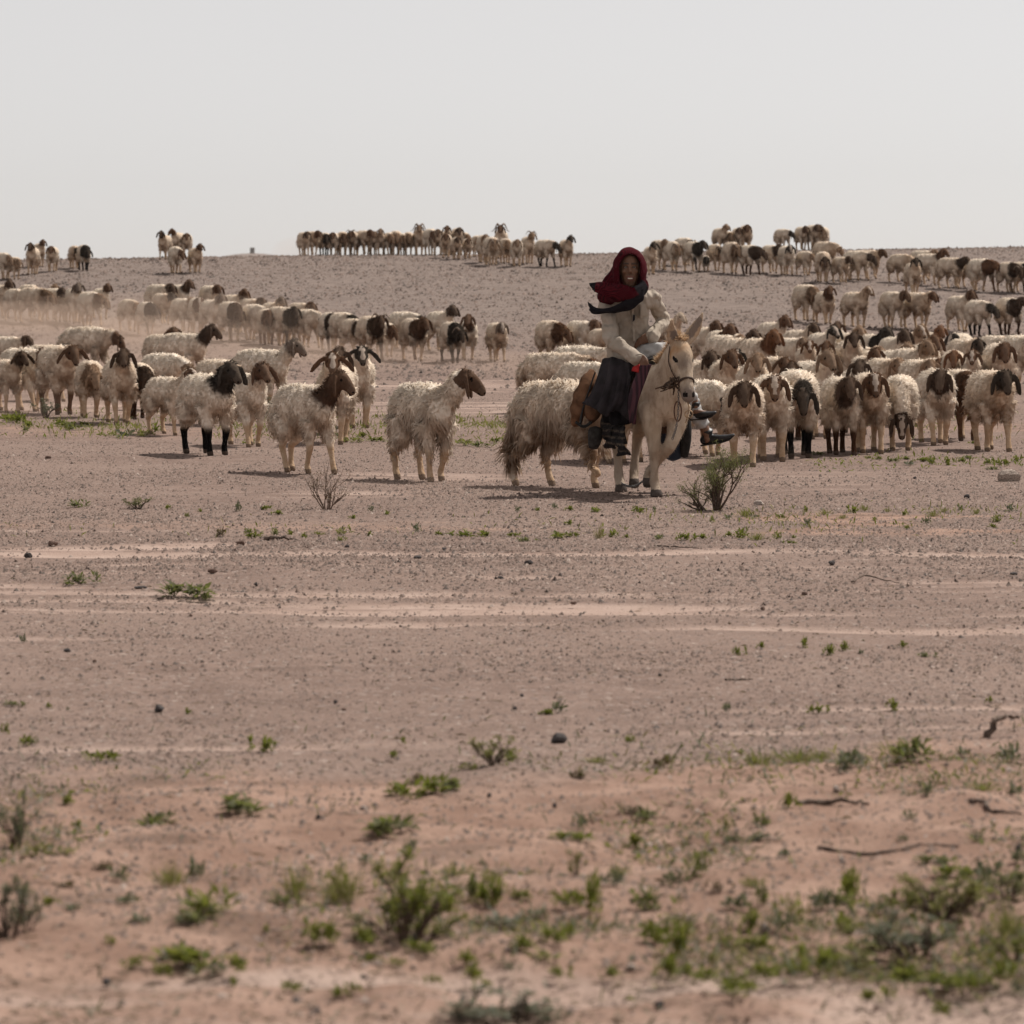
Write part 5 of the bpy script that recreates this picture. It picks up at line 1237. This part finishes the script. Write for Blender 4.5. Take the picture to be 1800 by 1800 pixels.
# the shrub beside the donkey
def shrub():
    p = on_ground(1258, 897); m = p[1] / FPX
    e = empty("shrub", p - np.array([0, 0, .01]), 0, 1.0)
    sm, fm = bush_parts(42, 'o', 8, 4, 5200, .50, None, .032, (.12, 0), .020)
    S = 104 * m
    for nm, me in (("stem", sm), ("foliage", fm)):
        o = obj(nm, me, e); o.scale = (S * .95, S * .8, S * 1.0)
    sm, fm = bush_parts(47, 'o', 5, 3, 1000, .5, None, .03, (-1.0, -.1), .022)
    for nm, me in (("side_stem", sm), ("side_foliage", fm)):
        o = obj(nm, me, e); o.scale = (S * .8, S * .6, S * .55); o.location = (-18 * m, -.05, 0)
    tag(e, "wiry green desert shrub growing just beside the donkey's front hooves", "shrub")
    p = on_ground(575, 895); m = p[1] / FPX
    e = empty("dry_bush", p - np.array([0, 0, .01]), .6, 1.0)
    sm, fm = bush_parts(61, 'b', 9, 3, 500, .75, DRY, .04, (0, 0), .012)
    for nm, me in (("stem", sm), ("foliage", fm)):
        o = obj(nm, me, e); o.scale = (78 * m * 1.0,) * 2 + (78 * m * 1.0,)
    tag(e, "leafless brown twiggy bush below the brown-headed sheep", "bush")
shrub()

# ------------------------------------------------------------------ stones and sticks
ROCKM = {'k': simple_mat("dark_stone", (.065, .055, .053), .85, .5, 18, bump=.5), 'b': simple_mat("brown_stone", (.135, .085, .066), .85, .4, 18, bump=.5),
         'g': simple_mat("pale_stone", (.33, .27, .235), .85, .35, 9, bump=.6)}
def rock_mesh(seed, mat):
    g = np.random.default_rng(seed); G = Geo(); G.ball((0, 0, 0), 1.0, 12, 8); me = G.mesh("stone", mat, False)
    V = verts(me).astype(float)
    for _ in range(9):
        n = norm(g.normal(0, 1, 3)); d = g.uniform(.55, .9); s = V @ n; V = V - np.where(s > d, s - d, 0)[:, None] * n
    V += g.normal(0, .03, V.shape); set_verts(me, V); return me
ROCK = {k: [rock_mesh(900 + i + ord(k), ROCKM[k]) for i in range(4)] for k in 'kbg'}
STONES = """1772 846 38 24 g;872 960 0 0 k;92 958 20 9 b;424 958 16 10 b;50 980 16 9 k;374 1006 18 8 b;450 1030 8 7 k;247 1034 22 5 k;930 991 18 8 k;1110 1068 0 0 k;1462 992 12 8 k;1700 876 11 8 k;1334 888 20 9 g;1782 1010 14 5 k;1415 1046 12 7 b;1340 1072 10 7 b;1008 1062 11 6 b;880 1017 10 5 k;733 982 16 6 k;280 1252 20 15 k;982 1306 30 18 k;1008 1048 0 0 k;118 1146 12 7 k;166 1164 8 5 b;335 1084 7 5 b;610 962 8 5 k;780 966 9 4 k;460 896 9 5 k;1505 870 0 0 k;1280 1200 0 0 k;1160 1188 9 5 k;917 1225 8 6 k;968 1204 0 0 k;605 1250 9 6 b;1240 1246 0 0 g;22 1120 0 0 k;1640 990 0 0 k;590 1236 8 6 k;1608 842 8 5 k;700 984 8 4 b;85 806 12 6 b;346 798 0 0 b;1560 1238 8 5 b;1490 905 0 0 k;1250 1500 12 9 b;560 1440 10 8 k;1480 1520 16 12 g;1470 1395 14 14 g;905 1248 10 7 k;1735 1660 26 18 g;1345 1640 22 18 g;640 1425 16 10 g;860 1402 10 10 k;975 1420 10 10 k;1790 1495 12 10 k;186 1735 18 12 k;640 1722 14 8 k;1110 1705 20 10 g;1160 1770 22 12 k;1540 1778 12 8 b"""
def stones():
    g = random.Random(3); lst = []
    for t in STONES.replace("\n", "").split(";"):
        u, v, w, h, k = t.split(); u, v, w, h = map(float, (u, v, w, h))
        if w: lst.append((u, v, w, h, k))
    cnt = {}
    for i, (u, v, w, h, k) in enumerate(sorted(lst)):
        p = on_ground(u, v); m = p[1] / FPX
        o = obj("stone", ROCK[k][i % 4]); o.location = p + np.array([0, 0, h * m * .35]); o.scale = (w * m * .55, w * m * .5, h * m * .62); o.rotation_euler = (0, 0, g.uniform(0, 6))
        zn = "the sandy foreground" if v > 1330 else "the near bare ground" if v > 1090 else "the wheel-rutted ground" if v > 950 else "the ground before the flock"
        key = (k, zn); cnt[key] = cnt.get(key, 0) + 1
        lab = f"{ {'k': 'dark', 'b': 'reddish brown', 'g': 'pale'}[k]} stone, {ORD[cnt[key] - 1]} such stone from left on {zn}"
        if w > 35:
            g2 = np.random.default_rng(5); Gb = Geo(); n = 14; rr_ = 1 + g2.normal(0, .10, n)
            ring = lambda z, k: [(rr_[i] * k * math.cos(6.283 * i / n), rr_[i] * k * .8 * math.sin(6.283 * i / n), z + g2.normal(0, .07)) for i in range(n)]
            V = ring(-.7, .86) + ring(-.1, .97) + ring(.35, .92) + ring(.78, .55) + [(0, 0, -.7), (0, 0, .95)]
            Fq = [(a * n + i, a * n + (i + 1) % n, (a + 1) * n + (i + 1) % n, (a + 1) * n + i) for a in range(3) for i in range(n)]
            Fq += [(4 * n, (i + 1) % n, i) for i in range(n)] + [(4 * n + 1, 3 * n + i, 3 * n + (i + 1) % n) for i in range(n)]
            Gb.add(V, Fq); o.data = Gb.mesh("stone", simple_mat("grey_brown_stone", (.31, .25, .21), .9, .4, 7, bump=.8), False)
        if w > 35: lab = "large pale flat-topped stone below the right crowd"; o.scale = (w * m * .55, w * m * .5, h * m * .55); o.rotation_euler = (0, 0, 0)
        tag(o, lab, "stone", "loose stones on the desert floor")
    sm = simple_mat("bleached_wood", (.12, .088, .07), .9, .5, 40)
    for name, lab, pts, r in (("stick", "bent dark stick standing up from the ground at the right edge", [(1735, 1296, 0), (1746, 1270, 10), (1764, 1260, 16), (1795, 1262, 20)], .014),
                              ("stick", "straight dark stick lying on the right of the mound", [(1400, 1418, 0), (1440, 1414, 0), (1490, 1413, 4), (1525, 1417, 0)], .011),
                              ("stick", "long thin curved stick lying on the mound", [(1440, 1492, 0), (1510, 1504, 0), (1580, 1496, 3), (1620, 1488, 0), (1686, 1493, 0)], .006),
                              ("stick", "kinked grey stick at the right edge of the mound", [(1705, 1412, 2), (1730, 1414, 3), (1742, 1428, 0), (1795, 1436, 0)], .009),
                              ("stick", "small flat stick on the bare ground below the shrub", [(1275, 1197, 0), (1300, 1196, 0), (1322, 1195, 0)], .006),
                              ("stick", "thin arched twig on the bare ground beyond the ruts", [(1498, 1024, 0), (1520, 1012, 9), (1545, 1018, 3), (1580, 1026, 0)], .006),
                              ("stick", "dark flat stick beside the weeds of the left ground", [(466, 948, 1), (495, 947, 3), (514, 949, 0)], .014),
                              ("stick", "thin brown twig among the weeds below the donkey", [(1150, 960, 0), (1180, 962, 0), (1228, 965, 0)], .006)):
        P = []
        base = on_ground(*pts[0][:2])
        for u, v, hh in pts:
            q = on_ground(u, v + (0 if hh == 0 else min(hh, 8)));  P.append(q + np.array([0, 0, r * .6 + hh * q[1] / FPX * .8]))
        if "bent dark" in lab:
            Y = base[1]; P = [W(u, v, Y) for u, v, _ in pts]
        P = np.array(P); G = Geo(); n = 16
        rr = r * (1.0 - .6 * np.linspace(0, 1, n)) * (1 + .15 * np.sin(np.arange(n) * 2.3)); S_ = spline(P - base, n); S_ += np.random.default_rng(len(lab)).normal(0, r * .25, S_.shape)
        G.tube(S_, rr, 7); o = obj(name, G.mesh("stick", sm)); o.location = base; tag(o, lab, "stick", "dead sticks on the desert floor")
stones()

# a vehicle far out on the plain, trailing dust
def vehicle():
    Y = 2000.0; x = (443 - 900) / FPX * Y; z = EYE + (VH - 444.5) / FPX * Y
    e = empty("distant_truck", (x, Y, z - .9), 0, 1.0)
    def box(n, c, s, m):
        G = Geo(); c = np.array(c); s = np.array(s) / 2
        V = [c + s * (a, b, d) for a in (-1, 1) for b in (-1, 1) for d in (-1, 1)]
        G.add(V, [(0, 1, 3, 2), (4, 6, 7, 5), (0, 4, 5, 1), (2, 3, 7, 6), (0, 2, 6, 4), (1, 5, 7, 3)])
        me = G.mesh(n, m, False); o = obj(n, me, e); b = o.modifiers.new("b", 'BEVEL'); b.width = .12; b.segments = 2; return o
    grey = simple_mat("dusty_paint", (.10, .085, .075), .7, .2, 1.0); dk = simple_mat("dark_glass", (.05, .05, .055), .3, .2, 1.0)
    box("cab", (0, 0, 2.0), (1.9, 1.9, 2.4), grey); box("windscreen", (0, -.98, 2.55), (1.6, .06, .8), dk); box("cargo_box", (0, 3.2, 2.2), (2.05, 4.2, 2.7), grey); box("bumper", (0, -1.0, .75), (2.0, .25, .3), dk)
    for sx in (-1, 1):
        for y in (-.3, 4.4):
            G = Geo(); G.tube([(sx * .85, y, .45), (sx * 1.05, y, .45)], [.45, .45], 16, (0, 1, 0)); obj("wheel", G.mesh("wheel", dk), e)
    tag(e, "tiny truck far out on the horizon beyond the left ridge", "truck")
vehicle()

# ------------------------------------------------------------------ dusty air
def vol_mat(name, col, dens, aniso=.35):
    m = bpy.data.materials.new(name); m.use_nodes = True; t = m.node_tree; t.nodes.clear()
    o = t.nodes.new("ShaderNodeOutputMaterial"); v = t.nodes.new("ShaderNodeVolumePrincipled")
    v.inputs["Color"].default_value = col + (1,); v.inputs["Density"].default_value = dens; v.inputs["Anisotropy"].default_value = aniso
    t.links.new(v.outputs[0], o.inputs["Volume"]); return m
def haze():
    G = Geo(); a, b = np.array([-1600., -60., -4.]), np.array([1600., 3400., 23.])
    V = [(x, y, z) for x in (a[0], b[0]) for y in (a[1], b[1]) for z in (a[2], b[2])]
    G.add(V, [(0, 1, 3, 2), (4, 6, 7, 5), (0, 4, 5, 1), (2, 3, 7, 6), (0, 2, 6, 4), (1, 5, 7, 3)])
    o = obj("haze", G.mesh("haze", vol_mat("dusty_air", (.90, .88, .86), .00006, .2), False)); tag(o, "thin pale dust haze over the whole plain", None, None, "stuff")
    n = 0
    for u, v, w, dp, h, d in DUST:
        p = on_ground(u, v); m = p[1] / FPX; r = random.Random(n); n += 1
        G = Geo(); G.ball((0, 0, 0), 1.0, 20, 12); me = G.mesh("dust", DUSTM[d])
        o = obj("dust", me); o.location = p + np.array([0, 0, h * .15]); o.scale = (w * m * .5, dp, h); o.rotation_euler = (0, 0, r.uniform(-.1, .1))
        tag(o, "thin drifting veil of kicked-up dust around the hooves", None, "dust kicked up by the flock", "stuff")
DUSTM = {'a': vol_mat("dust_thick", (.80, .62, .50), .11), 'b': vol_mat("dust_mid", (.80, .62, .50), .04), 'c': vol_mat("dust_thin", (.80, .62, .50), .030)}
DUST = [(250, 610, 900, 5.0, .95, 'c'), (40, 575, 260, 2.2, .50, 'a'), (130, 585, 300, 2.5, .55, 'b'), (250, 598, 260, 2.0, .45, 'a'), (370, 606, 300, 2.2, .45, 'b'), (480, 612, 260, 2.0, .40, 'b'), (620, 632, 280, 1.8, .35, 'a'), (720, 640, 300, 1.8, .35, 'b'), (560, 640, 900, 4.0, .30, 'c'),
        (150, 640, 500, 4.0, .40, 'c'), (950, 655, 300, 2.5, .30, 'c'), (700, 858, 260, .6, .10, 'b'), (850, 866, 320, .6, .12, 'b'), (1030, 868, 220, .5, .10, 'c'), (60, 730, 300, 2.5, .35, 'c'), (520, 444, 90, 2.0, .5, 'b'), (1330, 800, 200, 1.5, .15, 'c')]
haze()
